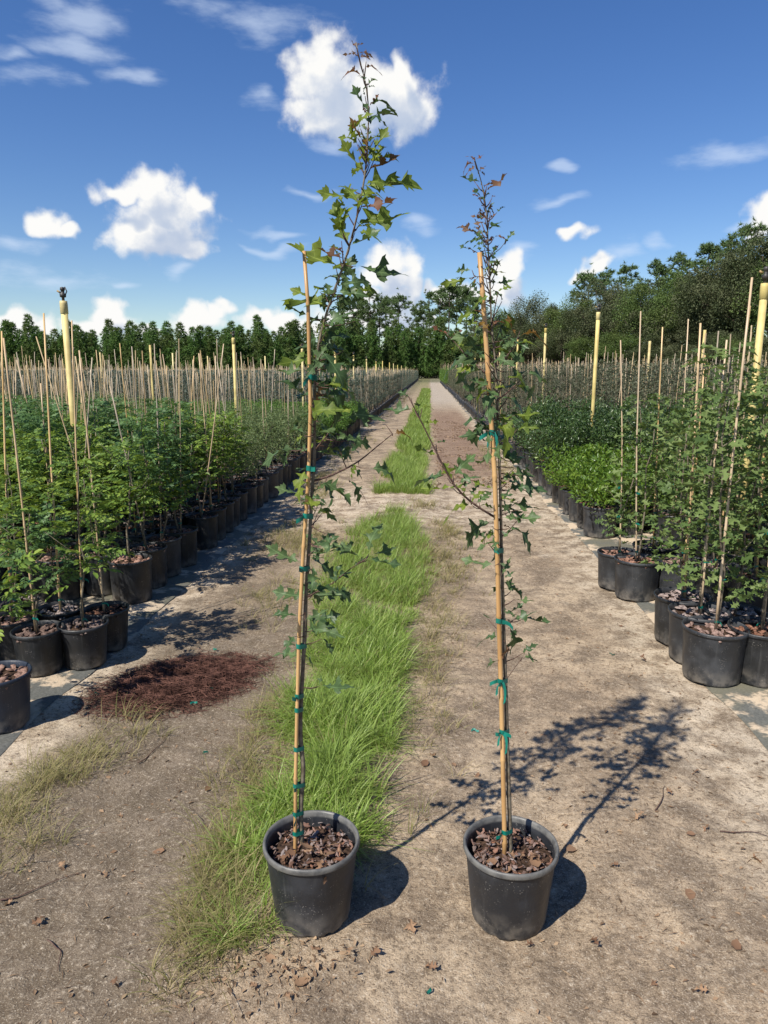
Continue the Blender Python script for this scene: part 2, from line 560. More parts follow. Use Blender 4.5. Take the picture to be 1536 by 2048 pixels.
class Acc:
    """collects triangles / quads (quads split) with a material index"""
    def __init__(self):
        self.V, self.F, self.m, self.n = [], [], [], 0

    def add(self, V, F, m=0):
        V = np.asarray(V, dtype=np.float64).reshape(-1, 3)
        F = np.asarray(F, dtype=np.int64)
        if F.shape[1] == 4:
            F = np.concatenate([F[:, [0, 1, 2]], F[:, [0, 2, 3]]])
        self.V.append(V)
        self.F.append(F + self.n)
        self.m.append(np.full(len(F), m))
        self.n += len(V)
        return self

    def build(self, name, mats, smooth=False):
        mats = [mats] if isinstance(mats, str) else mats
        return mesh(name, np.concatenate(self.V), np.concatenate(self.F), mats=mats, fm=np.concatenate(self.m), smooth=smooth)


def tube(P, rad, n=6, cap=True):
    P = np.asarray(P, float)
    rad = np.broadcast_to(np.asarray(rad, float), (len(P),))
    T = np.gradient(P, axis=0)
    T /= np.linalg.norm(T, axis=1)[:, None] + 1e-12
    ref = np.array([0.3, 1, 0.2]) if abs(T[0][2]) > .7 else np.array([0, 0, 1.0])
    A = np.cross(T, ref)
    A /= np.linalg.norm(A, axis=1)[:, None] + 1e-12
    B = np.cross(T, A)
    th = np.linspace(0, 2 * math.pi, n, endpoint=False)
    V = P[:, None] + rad[:, None, None] * (np.cos(th)[None, :, None] * A[:, None] + np.sin(th)[None, :, None] * B[:, None])
    V = V.reshape(-1, 3)
    k = len(P)
    F = []
    for i in range(k - 1):
        for j in range(n):
            a, b = i * n + j, i * n + (j + 1) % n
            F.append((a, b, b + n, a + n))
    if cap:
        V = np.concatenate([V, P[:1], P[-1:]])
        c0, c1 = k * n, k * n + 1
        for j in range(n):
            F.append((c0, (j + 1) % n, j, j))
            F.append((c1, (k - 1) * n + j, (k - 1) * n + (j + 1) % n, (k - 1) * n + (j + 1) % n))
    F = np.array(F)
    tri = np.concatenate([F[:, [0, 1, 2]], F[:, [0, 2, 3]]])
    tri = tri[(tri[:, 0] != tri[:, 1]) & (tri[:, 1] != tri[:, 2]) & (tri[:, 0] != tri[:, 2])]
    return V, tri


def lathe(prof, n=40, jitter=None):
    prof = np.asarray(prof, float)
    th = np.linspace(0, 2 * math.pi, n, endpoint=False)
    V = np.stack([prof[:, 0][:, None] * np.cos(th), prof[:, 0][:, None] * np.sin(th), np.repeat(prof[:, 1][:, None], n, 1)], -1).reshape(-1, 3)
    F = []
    for i in range(len(prof) - 1):
        for j in range(n):
            a, b = i * n + j, i * n + (j + 1) % n
            F.append((a, b, b + n, a + n))
    return V, np.array(F)


def frames(D, Nn):
    """orthonormal frames, x along D, z near Nn"""
    D = D / (np.linalg.norm(D, axis=1)[:, None] + 1e-9)
    Y = np.cross(Nn, D)
    Y /= np.linalg.norm(Y, axis=1)[:, None] + 1e-9
    Z = np.cross(D, Y)
    return np.stack([D, Y, Z], 2)          # columns


def scatter(TV, TF, P, Fr, S):
    """copies a template (TV, TF) at P with frames Fr and scales S (n,) or (n,3)"""
    S = np.asarray(S, float)
    if S.ndim == 1:
        S = np.repeat(S[:, None], 3, 1)
    V = np.einsum('nij,nkj->nki', Fr, TV[None] * S[:, None]) + P[:, None]
    n, k = V.shape[:2]
    F = (TF[None] + (np.arange(n) * k)[:, None, None]).reshape(-1, TF.shape[1])
    return V.reshape(-1, 3), F


def rand_dirs(n, zlo, zhi, r=rng):
    z = r.uniform(zlo, zhi, n)
    a = r.uniform(0, 2 * math.pi, n)
    q = np.sqrt(np.maximum(0, 1 - z * z))
    return np.stack([q * np.cos(a), q * np.sin(a), z], 1)


def ups(n, s=.5, r=rng):
    v = r.normal(0, s, (n, 3)) + np.array([0, 0, 1.0])
    return v / np.linalg.norm(v, axis=1)[:, None]


_tab = np.random.default_rng(3).random((256, 256))


def vnoise(x, y):
    xi, yi = np.floor(x).astype(int), np.floor(y).astype(int)
    fx, fy = x - xi, y - yi
    fx, fy = fx * fx * (3 - 2 * fx), fy * fy * (3 - 2 * fy)
    a, b = _tab[xi % 256, yi % 256], _tab[(xi + 1) % 256, yi % 256]
    c, d = _tab[xi % 256, (yi + 1) % 256], _tab[(xi + 1) % 256, (yi + 1) % 256]
    return (a * (1 - fx) + b * fx) * (1 - fy) + (c * (1 - fx) + d * fx) * fy


def fbm(x, y, o=4):
    s, a, t = 0, 1.0, 0
    for k in range(o):
        s = s + a * vnoise(x * 2 ** k + 17 * k, y * 2 ** k + 31 * k)
        t += a
        a *= .5
    return s / t


def sstep(v, a, b):
    t = np.clip((v - a) / (b - a), 0, 1)
    return t * t * (3 - 2 * t)


def gz(x, y):
    x, y = np.asarray(x, float), np.asarray(y, float)
    m = sstep(x, -1.95, -1.6) * (1 - sstep(x, 1.25, 1.46))
    h = .03 * (fbm(x * 1.7, y * 1.7, 3) - .5) + .016 * (fbm(x * 9, y * 9, 3) - .5) + .010 * (vnoise(x * 34, y * 34) - .5)
    hump = .025 * np.exp(-((x + .42) / .4) ** 2)
    rut = -.016 * (np.exp(-((x + 1.12 + .05 * np.sin(y * .9)) / .17) ** 2) + np.exp(-((x - .42 + .05 * np.sin(y * .8 + 1)) / .18) ** 2)) * (.6 + .4 * np.sin(y * 2.1) ** 2)
    return m * (h + hump + rut - .004) - .004


ORD = 'first second third fourth fifth sixth seventh eighth ninth tenth eleventh twelfth thirteenth fourteenth fifteenth sixteenth seventeenth eighteenth nineteenth twentieth'.split()
TENS = {2: ('twenty', 'twentieth'), 3: ('thirty', 'thirtieth'), 4: ('forty', 'fortieth'), 5: ('fifty', 'fiftieth'), 6: ('sixty', 'sixtieth'),
        7: ('seventy', 'seventieth'), 8: ('eighty', 'eightieth'), 9: ('ninety', 'ninetieth')}


def nth(n):
    if n <= 20:
        return ORD[n - 1]
    t, u = divmod(n, 10)
    return TENS[t][1] if u == 0 else TENS[t][0] + '-' + ORD[u - 1]


# ------------------------------------------------------------------ ground
def axis(parts):
    out = []
    for a, b, s in parts:
        out.append(np.arange(a, b, s))
    return np.concatenate(out)


gx = axis([(-900, -100, 80), (-100, -20, 8), (-20, -4, 1), (-4, -2, .2), (-2, 1.6, .022), (1.6, 4, .2), (4, 20, 1), (20, 100, 8), (100, 901, 80)])
gy = axis([(-400, -20, 60), (-20, 0, 2), (0, 1.2, .2), (1.2, 4.2, .022), (4.2, 9, .05), (9, 20, .25), (20, 60, 2), (60, 200, 10), (200, 1200, 100)])
X, Y = np.meshgrid(gx, gy, indexing='ij')
Z = gz(X, Y)
Z = np.where((Y > 12) | (Y < .5), -.004, Z)
nx, ny = X.shape
idx = np.arange(nx * ny).reshape(nx, ny)
F = np.stack([idx[:-1, :-1], idx[1:, :-1], idx[1:, 1:], idx[:-1, 1:]], -1).reshape(-1, 4)
obj('ground', mesh('ground', np.stack([X, Y, Z], -1), F, 'ground', True), kind='structure')


def cloth(name, inner, y0, y1, outer, n=160, label=None):
    ys = np.linspace(y0, y1, n)
    w = .05 * (fbm(ys * 1.3, ys * 0 + inner * 9, 4) - .5) * 2
    V, F = [], []
    for i, yy in enumerate(ys):
        V += [(inner + w[i], yy, -.001), (inner + w[i] + (.02 if outer > inner else -.02), yy, .004), (outer, yy, .005)]
        if i:
            a = 3 * (i - 1)
            f = [(a, a + 3, a + 4, a + 1), (a + 1, a + 4, a + 5, a + 2)]
            F += f if outer < inner else [q[::-1] for q in f]
    obj(name, mesh(name, V, F, 'cloth', True), label=label, kind='structure')


cloth('ground_cloth', 1.45, 2.2, 14, 14)
cloth('ground_cloth', -1.80, 2.2, 14, -16)
cloth('ground_cloth', 1.42, 15, 57, 9)
cloth('ground_cloth', -1.72, 14.5, 112, -9)

# ------------------------------------------------------------------ leaf templates
HALF = [(0, .006), (.12, .009), (.15, .05), (.20, .07), (.235, .15), (.29, .225), (.305, .15), (.335, .07), (.39, .065), (.43, .15), (.475, .255), (.565, .315),
        (.555, .225), (.625, .215), (.575, .135), (.605, .07), (.665, .065), (.71, .15), (.81, .235), (.795, .15), (.87, .135), (.85, .08), (.92, .06), (1, 0)]
MIDS = [.91, .8, .66, .59, .5, .40, .33, .22, .12]


def oak_template(sy=1.0, jit=0.0, seed=0, simple=False):
    import bmesh
    r = random.Random(seed)
    half = HALF if not simple else [(0, .008), (.14, .03), (.26, .26), (.34, .10), (.41, .10), (.53, .37), (.60, .12), (.67, .12), (.80, .28), (.86, .10), (1, 0)]
    mids = MIDS if not simple else [.86, .69, .52, .4, .16]
    bm = bmesh.new()
    mid = {0: bm.verts.new((0, 0, 0)), 1: bm.verts.new((1, 0, 0))}
    mv = [bm.verts.new((m, 0, 0)) for m in mids]
    for s in (1, -1):
        k = 1 + r.uniform(-jit, jit)
        pts = [bm.verts.new((x + r.uniform(-jit, jit) * .06, s * y * sy * k * (1 + r.uniform(-jit, jit)), 0)) for x, y in half[1:-1]]
        loop = [mid[0]] + pts + [mid[1]] + mv
        if s == 1:
            loop = loop[::-1]
        bm.faces.new(loop)
    bm.normal_update()
    bmesh.ops.triangulate(bm, faces=bm.faces[:], ngon_method='EAR_CLIP')
    bm.verts.index_update()
    V = np.array([v.co[:] for v in bm.verts])
    F = np.array([[v.index for v in f.verts] for f in bm.faces])
    bm.free()
    return V, F


def bend(V, curl, fold, wave, seed):
    r = np.random.default_rng(seed)
    V = V.copy()
    x, y = V[:, 0].copy(), V[:, 1].copy()
    ph = r.uniform(0, 6, 3)
    V[:, 2] = -curl * x * x + fold * np.abs(y) + wave * (np.sin(x * 9 + ph[0]) * np.sign(y) * np.abs(y) * 1.5 + .12 * np.sin(x * 6 + ph[1]))
    V[:, 0] -= curl * curl * .4 * x * x * x
    return V


OAK = []
for k in range(9):
    v, f = oak_template(1 + .12 * (k % 3 - 1), .22, 40 + k)
    OAK.append((bend(v, [.15, .45, .8][k % 3], [.15, .45, .05][(k // 3) % 3], .38, k), f))
OAKS = [(bend(*(lambda q: (q[0],))(oak_template(1, .15, 70 + k, True)), .25, .2, .25, k), oak_template(1, .15, 70 + k, True)[1]) for k in range(4)]
D4V = np.array([(0, 0, 0), (.45, .5, .12), (.45, -.5, .12), (1, 0, -.1)])     # small folded leaf, width = 1 before scaling
D4F = np.array([(0, 2, 3), (0, 3, 1)])
L6V = np.array([(0, 0, 0), (.25, .42, .06), (.65, .38, .05), (1, 0, -.12), (.65, -.38, .05), (.25, -.42, .06), (.45, 0, .0)])
L6F = np.array([(0, 6, 1), (6, 2, 1), (6, 3, 2), (6, 4, 3), (6, 5, 4), (0, 5, 6)])


def pinnate(pairs=4, seed=0):
    r = np.random.default_rng(seed)
    P, D, S = [], [], []
    arch = lambda t: np.array([t, 0, .12 * t - .34 * t * t])
    for k in range(pairs):
        t = .28 + .62 * k / pairs
        for s in (1, -1):
            P.append(arch(t))
            D.append((.55 + r.uniform(-.15, .15), s, -.25 + r.uniform(-.2, .15)))
            S.append(.34 * (1 - .25 * abs(k - 1.5) / 2))
    P.append(arch(.92))
    D.append((1, 0, -.5))
    S.append(.36)
    P, D = np.array(P), np.array(D)
    Fr = frames(D, np.array([[0, 0, 1.0]]).repeat(len(P), 0) + r.normal(0, .25, (len(P), 3)))
    S = np.array(S)
    V, F = scatter(L6V, L6F, P, Fr, np.stack([S, S * .52, S], 1))
    t = np.linspace(0, .95, 5)
    rp = np.array([arch(q) for q in t])
    RV = np.concatenate([rp + [0, .007, 0], rp - [0, .007, 0]])
    RF = np.array([(i, i + 1, i + 6) for i in range(4)] + [(i, i + 6, i + 5) for i in range(4)])
    return np.concatenate([V, RV]), np.concatenate([F, RF + len(V)])


PIN = [pinnate(4, s) for s in range(3)] + [pinnate(5, 9)]

# ------------------------------------------------------------------ foliage makers


def stem_curve(h, seed, wob=.03, n=8, z0=.0):
    r = np.random.default_rng(seed)
    z = np.linspace(0, h, n)
    c = np.cumsum(r.normal(0, wob / 2, (n, 2)), 0)
    c -= c[0]
    return np.stack([c[:, 0], c[:, 1], z + z0], 1)


def on_curve(C, z):
    return np.stack([np.interp(z, C[:, 2], C[:, 0]), np.interp(z, C[:, 2], C[:, 1]), z], 1)


def ash_foliage(seed, z0, h, n, mat):
    r = np.random.default_rng(seed)
    C = stem_curve(h, seed, .03, z0=z0)
    A = Acc()
    z = z0 + h * (.32 + .70 * r.random(n) ** .9)
    z = np.minimum(z, z0 + h)
    a = r.uniform(0, 2 * math.pi, n)
    rr = r.uniform(.0, .15, n) * (1.1 - .7 * (z - z0) / h)
    P = on_curve(C, z) + np.stack([np.cos(a) * rr, np.sin(a) * rr, r.uniform(-.03, .03, n)], 1)
    el = r.uniform(-.1, .9, n)
    D = np.stack([np.cos(a + r.normal(0, .5, n)), np.sin(a + r.normal(0, .5, n)), el], 1)
    L = r.uniform(.09, .165, n) * (1.1 - .35 * (z - z0) / h)
    Fr = frames(D, ups(n, .3, r))
    for k in range(4):
        i = np.arange(n) % 4 == k
        V, F = scatter(PIN[k][0], PIN[k][1], P[i], Fr[i], L[i])
        A.add(V, F)
    return A.build('ash_foliage', mat), C


def stem_mesh(C, r0, r1, seed, twigs=6, mat='bark'):
    r = np.random.default_rng(seed)
    A = Acc()
    A.add(*tube(C, np.linspace(r0, r1, len(C)), 6))
    h = C[-1, 2] - C[0, 2]
    for k in range(twigs):
        z = C[0, 2] + h * r.uniform(.3, .85)
        p = on_curve(C, np.array([z]))[0]
        a = r.uniform(0, 6.28)
        l = r.uniform(.08, .2)
        q = p + np.array([math.cos(a) * l, math.sin(a) * l, l * .9])
        A.add(*tube([p, (p + q) / 2 + [0, 0, -.01], q], [r1 * 1.1, r1 * .8, r1 * .4], 4))
    return A.build('stem', mat, True)


def oak_foliage(seed, z0, h, n, size=(.07, .12), mat='oak_small', spread=.18):
    r = np.random.default_rng(seed)
    C = stem_curve(h, seed, .03, z0=z0)
    A = Acc()
    z = np.minimum(z0 + h * (.10 + .93 * r.random(n)), z0 + h)
    a = r.uniform(0, 2 * math.pi, n)
    rr = spread * r.random(n) ** .7 * (1.15 - .75 * (z - z0) / h)
    P = on_curve(C, z) + np.stack([np.cos(a) * rr, np.sin(a) * rr, rr * .5], 1)
    D = np.stack([np.cos(a + r.normal(0, .7, n)), np.sin(a + r.normal(0, .7, n)), r.uniform(-.45, .7, n)], 1)
    L = r.uniform(*size, n)
    Fr = frames(D, ups(n, .45, r))
    for k in range(4):
        i = np.arange(n) % 4 == k
        A.add(*scatter(OAKS[k][0], OAKS[k][1], P[i], Fr[i], L[i]))
    return A.build('oak_foliage', mat), C


def bush_foliage(seed, z0, h, rad, n, L, Wd, mat, lobes=9, tmpl=(L6V, L6F), top=.5, up=(-.2, 1.0)):
    """leaves near the surface of several overlapping lobes"""
    r = np.random.default_rng(seed)
    c = np.stack([r.normal(0, rad * .38, lobes), r.normal(0, rad * .38, lobes), z0 + h * r.uniform(.28, .85, lobes)], 1)
    rl = rad * r.uniform(.40, .70, lobes)
    c[0] = (0, 0, z0 + h * .45)
    rl[0] = rad * .8
    k = r.integers(0, lobes, n)
    d = rand_dirs(n, -.75, 1, r)
    q = r.uniform(.62, 1.06, n)[:, None]
    P = c[k] + d * rl[k][:, None] * q * np.array([1, 1, min(1.8, .5 * h / rad)])
    P = P[P[:, 2] > z0 + .01]
    n = len(P)
    D = d[:n] * .6 + rand_dirs(n, *up, r)
    S = r.uniform(*L, n)
    V, F = scatter(tmpl[0], tmpl[1], P, frames(D, ups(n, .6, r)), np.stack([S, S * Wd, S], 1))
    A = Acc()
    A.add(V, F)
    return A.build('bush_foliage', mat)


def whip_foliage(seed, z0, h, n, L, Wd, mat, spread=.13, low=.15, tmpl=(D4V, D4F)):
    """thin upright sapling: small leaves along side twigs close to the stem"""
    r = np.random.default_rng(seed)
    C = stem_curve(h, seed, .04, z0=z0)
    A = Acc()
    nt = max(10, n // 16)
    zt = z0 + h * (low + (1 - low) * r.random(nt))
    at_ = r.uniform(0, 6.28, nt)
    lt = spread * r.uniform(.5, 1.3, nt) * (1.15 - .6 * (zt - z0) / h)
    B = on_curve(C, np.minimum(zt, z0 + h))
    Tp = B + np.stack([np.cos(at_) * lt, np.sin(at_) * lt, lt * r.uniform(.5, 1.3, nt)], 1)
    k = r.integers(0, nt, n)
    u = r.random(n)[:, None]
    P = B[k] * (1 - u) + Tp[k] * u + r.normal(0, .012, (n, 3))
    D = rand_dirs(n, -.3, .9, r)
    S = r.uniform(*L, n)
    A.add(*scatter(tmpl[0], tmpl[1], P, frames(D, ups(n, .6, r)), np.stack([S, S * Wd, S], 1)))
    return A.build('whip_foliage', mat), C


# ------------------------------------------------------------------ pots, soil, stakes, ties


def pot_profile(r0, r1, h, lip=.008, wall=.004, depth=.05):
    return [(r0 * .9, .004), (r0 - .006, 0), (r0, .003), (r0 + .002, .014), (r1 - lip - .001, h - .022), (r1 - lip, h - .019), (r1 - .001, h - .017), (r1, h - .014),
            (r1, h - .006), (r1 - .002, h), (r1 - .006, h + .001), (r1 - .010, h - .004), (r1 - lip - wall - .002, h - .02), (r1 - lip - wall - .003, h - depth - .03)]


def pot_mesh(r0, r1, h, n, mat, notch=True, lip=.008):
    V, F = lathe(pot_profile(r0, r1, h, lip), n)
    V = V.reshape(-1, n, 3)
    if notch:
        for j in range(n):
            if (j % 6) in (0, 1):
                V[0:3, j, 2] += .006
                V[3, j, 2] += .002
        rr = np.random.default_rng(int(h * 1000))
        V[2, :, 2] += rr.uniform(-.001, .002, n)
        a = np.linspace(0, 2 * math.pi, n, endpoint=False)
        wob = 1 + .008 * np.sin(2 * a + 1) + .004 * np.sin(5 * a)
        V[:, :, :2] *= wob[None, :, None]
    return mesh('pot', V.reshape(-1, 3), F, mat, True)


def soil_mesh(r, z, seed, chips=70, mat2='chip'):
    """potting mix with bark pieces on it, one part"""
    q = np.random.default_rng(seed)
    n = 18
    A = Acc()
    rings = [(0, 0), (.35, .0), (.7, 0), (1, -.008)]
    V = [(0, 0, z + .012)]
    for f, dz in rings[1:]:
        for j in range(n):
            a = j / n * 2 * math.pi
            V.append((r * f * math.cos(a), r * f * math.sin(a), z + dz + q.uniform(-.004, .007)))
    F = [(0, 1 + j, 1 + (j + 1) % n) for j in range(n)]
    for k in range(2):
        for j in range(n):
            a, b = 1 + k * n + j, 1 + k * n + (j + 1) % n
            F += [(a, a + n, b + n), (a, b + n, b)]
    A.add(V, np.array(F), 0)
    if chips:
        rr = r * .94 * np.sqrt(q.random(chips))
        aa = q.uniform(0, 6.28, chips)
        P = np.stack([rr * np.cos(aa), rr * np.sin(aa), np.full(chips, z + .008) + q.uniform(0, .008, chips)], 1)
        s = q.uniform(.008, .022, chips)
        CV, CF = CHIP[0]
        A.add(*scatter(CV, CF, P, frames(rand_dirs(chips, -.3, .3, q), ups(chips, .4, q)), np.stack([s * 1.6, s, s * .5], 1)), 1)
    return A.build('potting_soil', ['soil', mat2])


def chip_template(seed):
    q = np.random.default_rng(seed)
    n = 6
    a = np.linspace(0, 6.283, n, endpoint=False) + q.uniform(-.3, .3, n)
    rr = q.uniform(.6, 1.1, n)
    top = np.stack([np.cos(a) * rr * .8, np.sin(a) * rr * .8, q.uniform(.3, .7, n)], 1)
    bot = np.stack([np.cos(a) * rr, np.sin(a) * rr, q.uniform(-.5, -.1, n)], 1)
    V = np.concatenate([top, bot, [(0, 0, .6)]])
    F = [(12, i, (i + 1) % n) for i in range(n)]
    for i in range(n):
        j = (i + 1) % n
        F += [(i, i + n, j + n), (i, j + n, j)]
    return V, np.array(F)


CHIP = [chip_template(s) for s in range(5)]


def cane_geo(P, r0, r1, n=7, nodes=True, seed=0):
    """bamboo: a tube with swollen joints along the line P[0]..P[-1] (polyline)"""
    q = random.Random(seed)
    P = np.asarray(P, float)
    s = np.concatenate([[0], np.cumsum(np.linalg.norm(np.diff(P, axis=0), axis=1))])
    L = s[-1]
    ts, rs_ = [0.0], [r0]
    if nodes:
        d = q.uniform(.05, .2)
        while d < L - .04:
            rr = r0 + (r1 - r0) * d / L
            for o, k in ((-.008, 1.0), (-.002, 1.16), (.002, 1.16), (.007, .98)):
                ts.append(d + o)
                rs_.append(rr * k)
            d += q.uniform(.18, .27)
    else:
        for u in (.33, .66):
            ts.append(L * u)
            rs_.append(r0 + (r1 - r0) * u)
    ts.append(L)
    rs_.append(r1)
    ts = np.array(ts)
    pts = np.stack([np.interp(ts, s, P[:, k]) for k in range(3)], 1)
    return tube(pts, rs_, n)


def band(path, h, tilt=0.0):
    """flat tape following a path of 3D points, height h"""
    P = np.asarray(path, float)
    n = len(P)
    off = np.array([0, 0, h / 2])
    nr = P - P.mean(0)
    V = np.concatenate([P - off, P + off])
    F = np.array([(i, i + 1, i + 1 + n, i + n) for i in range(n - 1)])
    return V, F


def tie_geo(c0, r0, c1, r1, h=.013, tails=1, seed=0):
    """tape loop round two rods centred at c0, c1 with loose ends"""
    q = np.random.default_rng(seed)
    c0, c1 = np.asarray(c0, float), np.asarray(c1, float)
    a0 = math.atan2(c1[1] - c0[1], c1[0] - c0[0])
    pts = []
    for k in range(9):
        a = a0 + math.pi / 2 + math.pi * k / 8
        pts.append(c0 + [(r0 + .0018) * math.cos(a), (r0 + .0018) * math.sin(a), 0])
    for k in range(9):
        a = a0 - math.pi / 2 + math.pi * k / 8
        pts.append(c1 + [(r1 + .0018) * math.cos(a), (r1 + .0018) * math.sin(a), 0])
    pts.append(pts[0])
    A = Acc()
    z = (c0[2] + c1[2]) / 2
    pts = np.array(pts)
    pts[:, 2] = z + .004 * np.sin(np.linspace(0, 6.28, len(pts)))
    A.add(*band(pts, h))
    for t in range(tails):
        a = q.uniform(-2.6, -.5) if t == 0 else q.uniform(2.4, 4.0)
        d = np.array([math.cos(a), math.sin(a), 0])
        L = q.uniform(.02, .05)
        s = np.linspace(0, 1, 6)
        dz = q.uniform(-.02, .012)
        P = c0 + d * (r0 + .002) + np.outer(s, d * L * .7) + np.outer(s ** 2, [0, 0, dz]) + np.outer(np.sin(s * 3) * .006, [-d[1], d[0], 0])
        P[:, 2] = P[:, 2] - c0[2] + z
        A.add(*band(P, h * .85))
    return A


# ------------------------------------------------------------------ potted plants of the rows: prototypes
PROTO = {}
POT = {'three': (.105, .134, .24), 'tall': (.132, .150, .30), 'wide': (.140, .165, .285), 'small': (.12, .145, .24)}
POTM = {}
for k, (a, b, h) in POT.items():
    for mname in ('pot', 'pot_grey', 'pot_blue'):
        POTM[k, mname] = pot_mesh(a, b, h, 30, mname)
SOILM = {k: [soil_mesh(b - .012, h - .035, 5 + i, 60) for i in range(3)] for k, (a, b, h) in POT.items()}
CANES = []
for i in range(6):
    A = Acc()
    L = 1.0
    A.add(*cane_geo([(0, 0, 0), (.004 * (i - 2), .003, .5), (0, 0, 1.0)], .0032, .0022, 6, True, 50 + i))
    CANES.append(A)
CANE_T = [A.build('bamboo_cane', 'bamboo', True) for A in CANES[:4]]
CANE_W = [A.build('bamboo_cane', 'cane', True) for A in CANES]
CANE_G = [A.build('bamboo_cane', 'cane_grey', True) for A in CANES[:3]]
TIES = [tie_geo((0, 0, 0), .007, (.012, .002, 0), .005, .012, 1, i).build('tie', 'tape') for i in range(3)]


def make_proto(kind, pot, n, fol, stem_r):
    out = []
    h = POT[pot][2]
    for i in range(n):
        f = fol(i, h - .035)
        fm, C = f if isinstance(f, tuple) else (f, None)
        sm = None
        if C is not None:
            sm = stem_mesh(C, stem_r, stem_r * .35, i, 6)
        out.append((fm, sm))
    PROTO[kind] = (pot, out)


make_proto('ash', 'tall', 6, lambda i, z: ash_foliage(100 + i, z, [.86, .74, 1.02, .68, .82, .92][i], [118, 92, 134, 80, 100, 118][i], ['ash', 'ash', 'ash_cool'][i % 3]), .0085)
make_proto('ash_small', 'three', 3, lambda i, z: ash_foliage(130 + i, z, [.8, .65, .9][i], [60, 50, 70][i], ['ash', 'ash_cool', 'ash'][i]), .007)
make_proto('fine', 'tall', 4, lambda i, z: whip_foliage(150 + i, z, [.6, .52, .66, .56][i], 950, (.018, .034), .5, 'fine', .27, .12), .006)
make_proto('mound', 'tall', 4, lambda i, z: bush_foliage(170 + i, z - .05, .52, .24, 950, (.03, .055), .4, 'mound', 8, (D4V, D4F)), .006)
make_proto('oakling', 'wide', 6, lambda i, z: oak_foliage(190 + i, z, [1.2, 1.42, 1.0, 1.3, 1.12, .95][i], [215, 245, 200, 230, 215, 190][i], (.048, .096), 'oak_small', .23), .008)
make_proto('bright', 'wide', 4, lambda i, z: bush_foliage(210 + i, z - .03, .40, .25, 900, (.035, .06), .42, 'bright', 9), .006)
make_proto('holly', 'wide', 4, lambda i, z: bush_foliage(230 + i, z - .03, [.62, .7, .75, .66][i], .26, 1300, (.028, .05), .48, 'holly', 12), .006)
make_proto('whip', 'small', 5, lambda i, z: whip_foliage(250 + i, z, [1.35, 1.5, 1.25, 1.42, 1.3][i], 460, (.022, .042), .42, 'grey', .15, .12), .006)
make_proto('whip_blue', 'small', 4, lambda i, z: whip_foliage(270 + i, z, [1.12, 1.2, 1.05, 1.15][i], 420, (.03, .055), .36, 'grey_blue', .15, .05), .006)
make_proto('feather', 'small', 3, lambda i, z: bush_foliage(290 + i, z - .03, 1.3, .26, 700, (.05, .09), .25, 'mound', 12, (D4V, D4F)), .006)

prng = random.Random(77)
NAMES = {'ash': 'ash_sapling', 'ash_small': 'ash_sapling', 'fine': 'elm_sapling', 'mound': 'mound_shrub', 'oakling': 'oak_sapling', 'bright': 'glossy_shrub',
         'holly': 'holly_shrub', 'whip': 'nursery_sapling', 'whip_blue': 'nursery_sapling', 'feather': 'feathery_shrub'}
CATS = {'ash': 'sapling', 'ash_small': 'sapling', 'fine': 'sapling', 'oakling': 'sapling', 'whip': 'sapling', 'whip_blue': 'sapling'}


def plant(kind, x, y, label, group, cane=None, potm='pot', tilt=None, s=1.0, variant=None, ties=2, rot=None, name=None):
    pot, vs = PROTO[kind]
    a, b, h = POT[pot]
    e = obj(name or NAMES[kind], None, loc=(x, y, .004), label=label, cat=CATS.get(kind, 'shrub'), group=group)
    e.empty_display_size = .1
    rz = prng.uniform(0, 6.28) if rot is None else rot
    e.rotation_euler = (0, 0, rz)
    e.scale = (s, s, s)
    obj('pot', POTM[pot, potm], e)
    obj('potting_soil', prng.choice(SOILM[pot]), e)
    fm, sm = vs[prng.randrange(len(vs)) if variant is None else variant]
    if sm:
        obj('stem', sm, e)
    obj('foliage', fm, e)
    if cane:
        L, cm = cane
        lean = tilt if tilt is not None else (prng.gauss(0, .035), prng.gauss(0, .035))
        m = prng.choice(cm)
        q = Matrix.Translation((-.012, 0, h - .06)) @ Matrix.Rotation(lean[0], 4, 'X') @ Matrix.Rotation(lean[1], 4, 'Y')
        rad = prng.uniform(2.0, 2.7) if kind == 'oakling' else prng.uniform(1.45, 2.15)
        obj('stake', m, e, mtx=q @ Matrix.Diagonal((rad, rad, L - h + .06, 1)))
        for t in range(ties):
            zz = [.09, .32, .55][t] + prng.uniform(-.03, .03)
            obj('tie', prng.choice(TIES), e, mtx=q @ Matrix.Translation((0, 0, zz)) @ Matrix.Rotation(prng.uniform(-.5, .5), 4, 'Z'))
    return e


def lab(what, side, row, i, along='the path'):
    rw = 'edge row' if row == 0 else nth(row + 1) + ' row in'
    return f'{what}, {side} of {along}, {rw}, {nth(i + 1)} from front'


# ---- left of the path: small pots in front, then the taller pots with compound leaves
ph = POT['three'][2]
for i, (px, py, pm, c, txt) in enumerate([
        (-4, 1352, 'pot_blue', None, 'blue-black pot with small seedling cut by the picture edge beside the twig pile'),
        (75, 1258, 'pot', 1.75, 'ash sapling in small black pot, second from the front corner left of the path'),
        (166, 1246, 'pot', 1.85, 'ash sapling in small black pot standing at the front corner left of the path'),
        (211, 1217, 'pot', 1.7, 'ash sapling in small black pot tucked just behind the front corner pot'),
        (120, 1216, 'pot', 1.9, 'ash sapling in small black pot behind the two front corner pots'),
        (22, 1236, 'pot', 1.8, 'ash sapling in small black pot at the left picture edge, front group'),
        (30, 1200, 'pot', 1.8, 'ash sapling in small black pot behind the front group by the left picture edge')]):
    p = ground_at(px, py, ph)
    plant('ash_small', p[0], p[1], txt, None, cane=(c, CANE_T) if c else None, potm=pm, s=1.0 if i else 1.06, ties=2, variant=i % 3)
k = 0
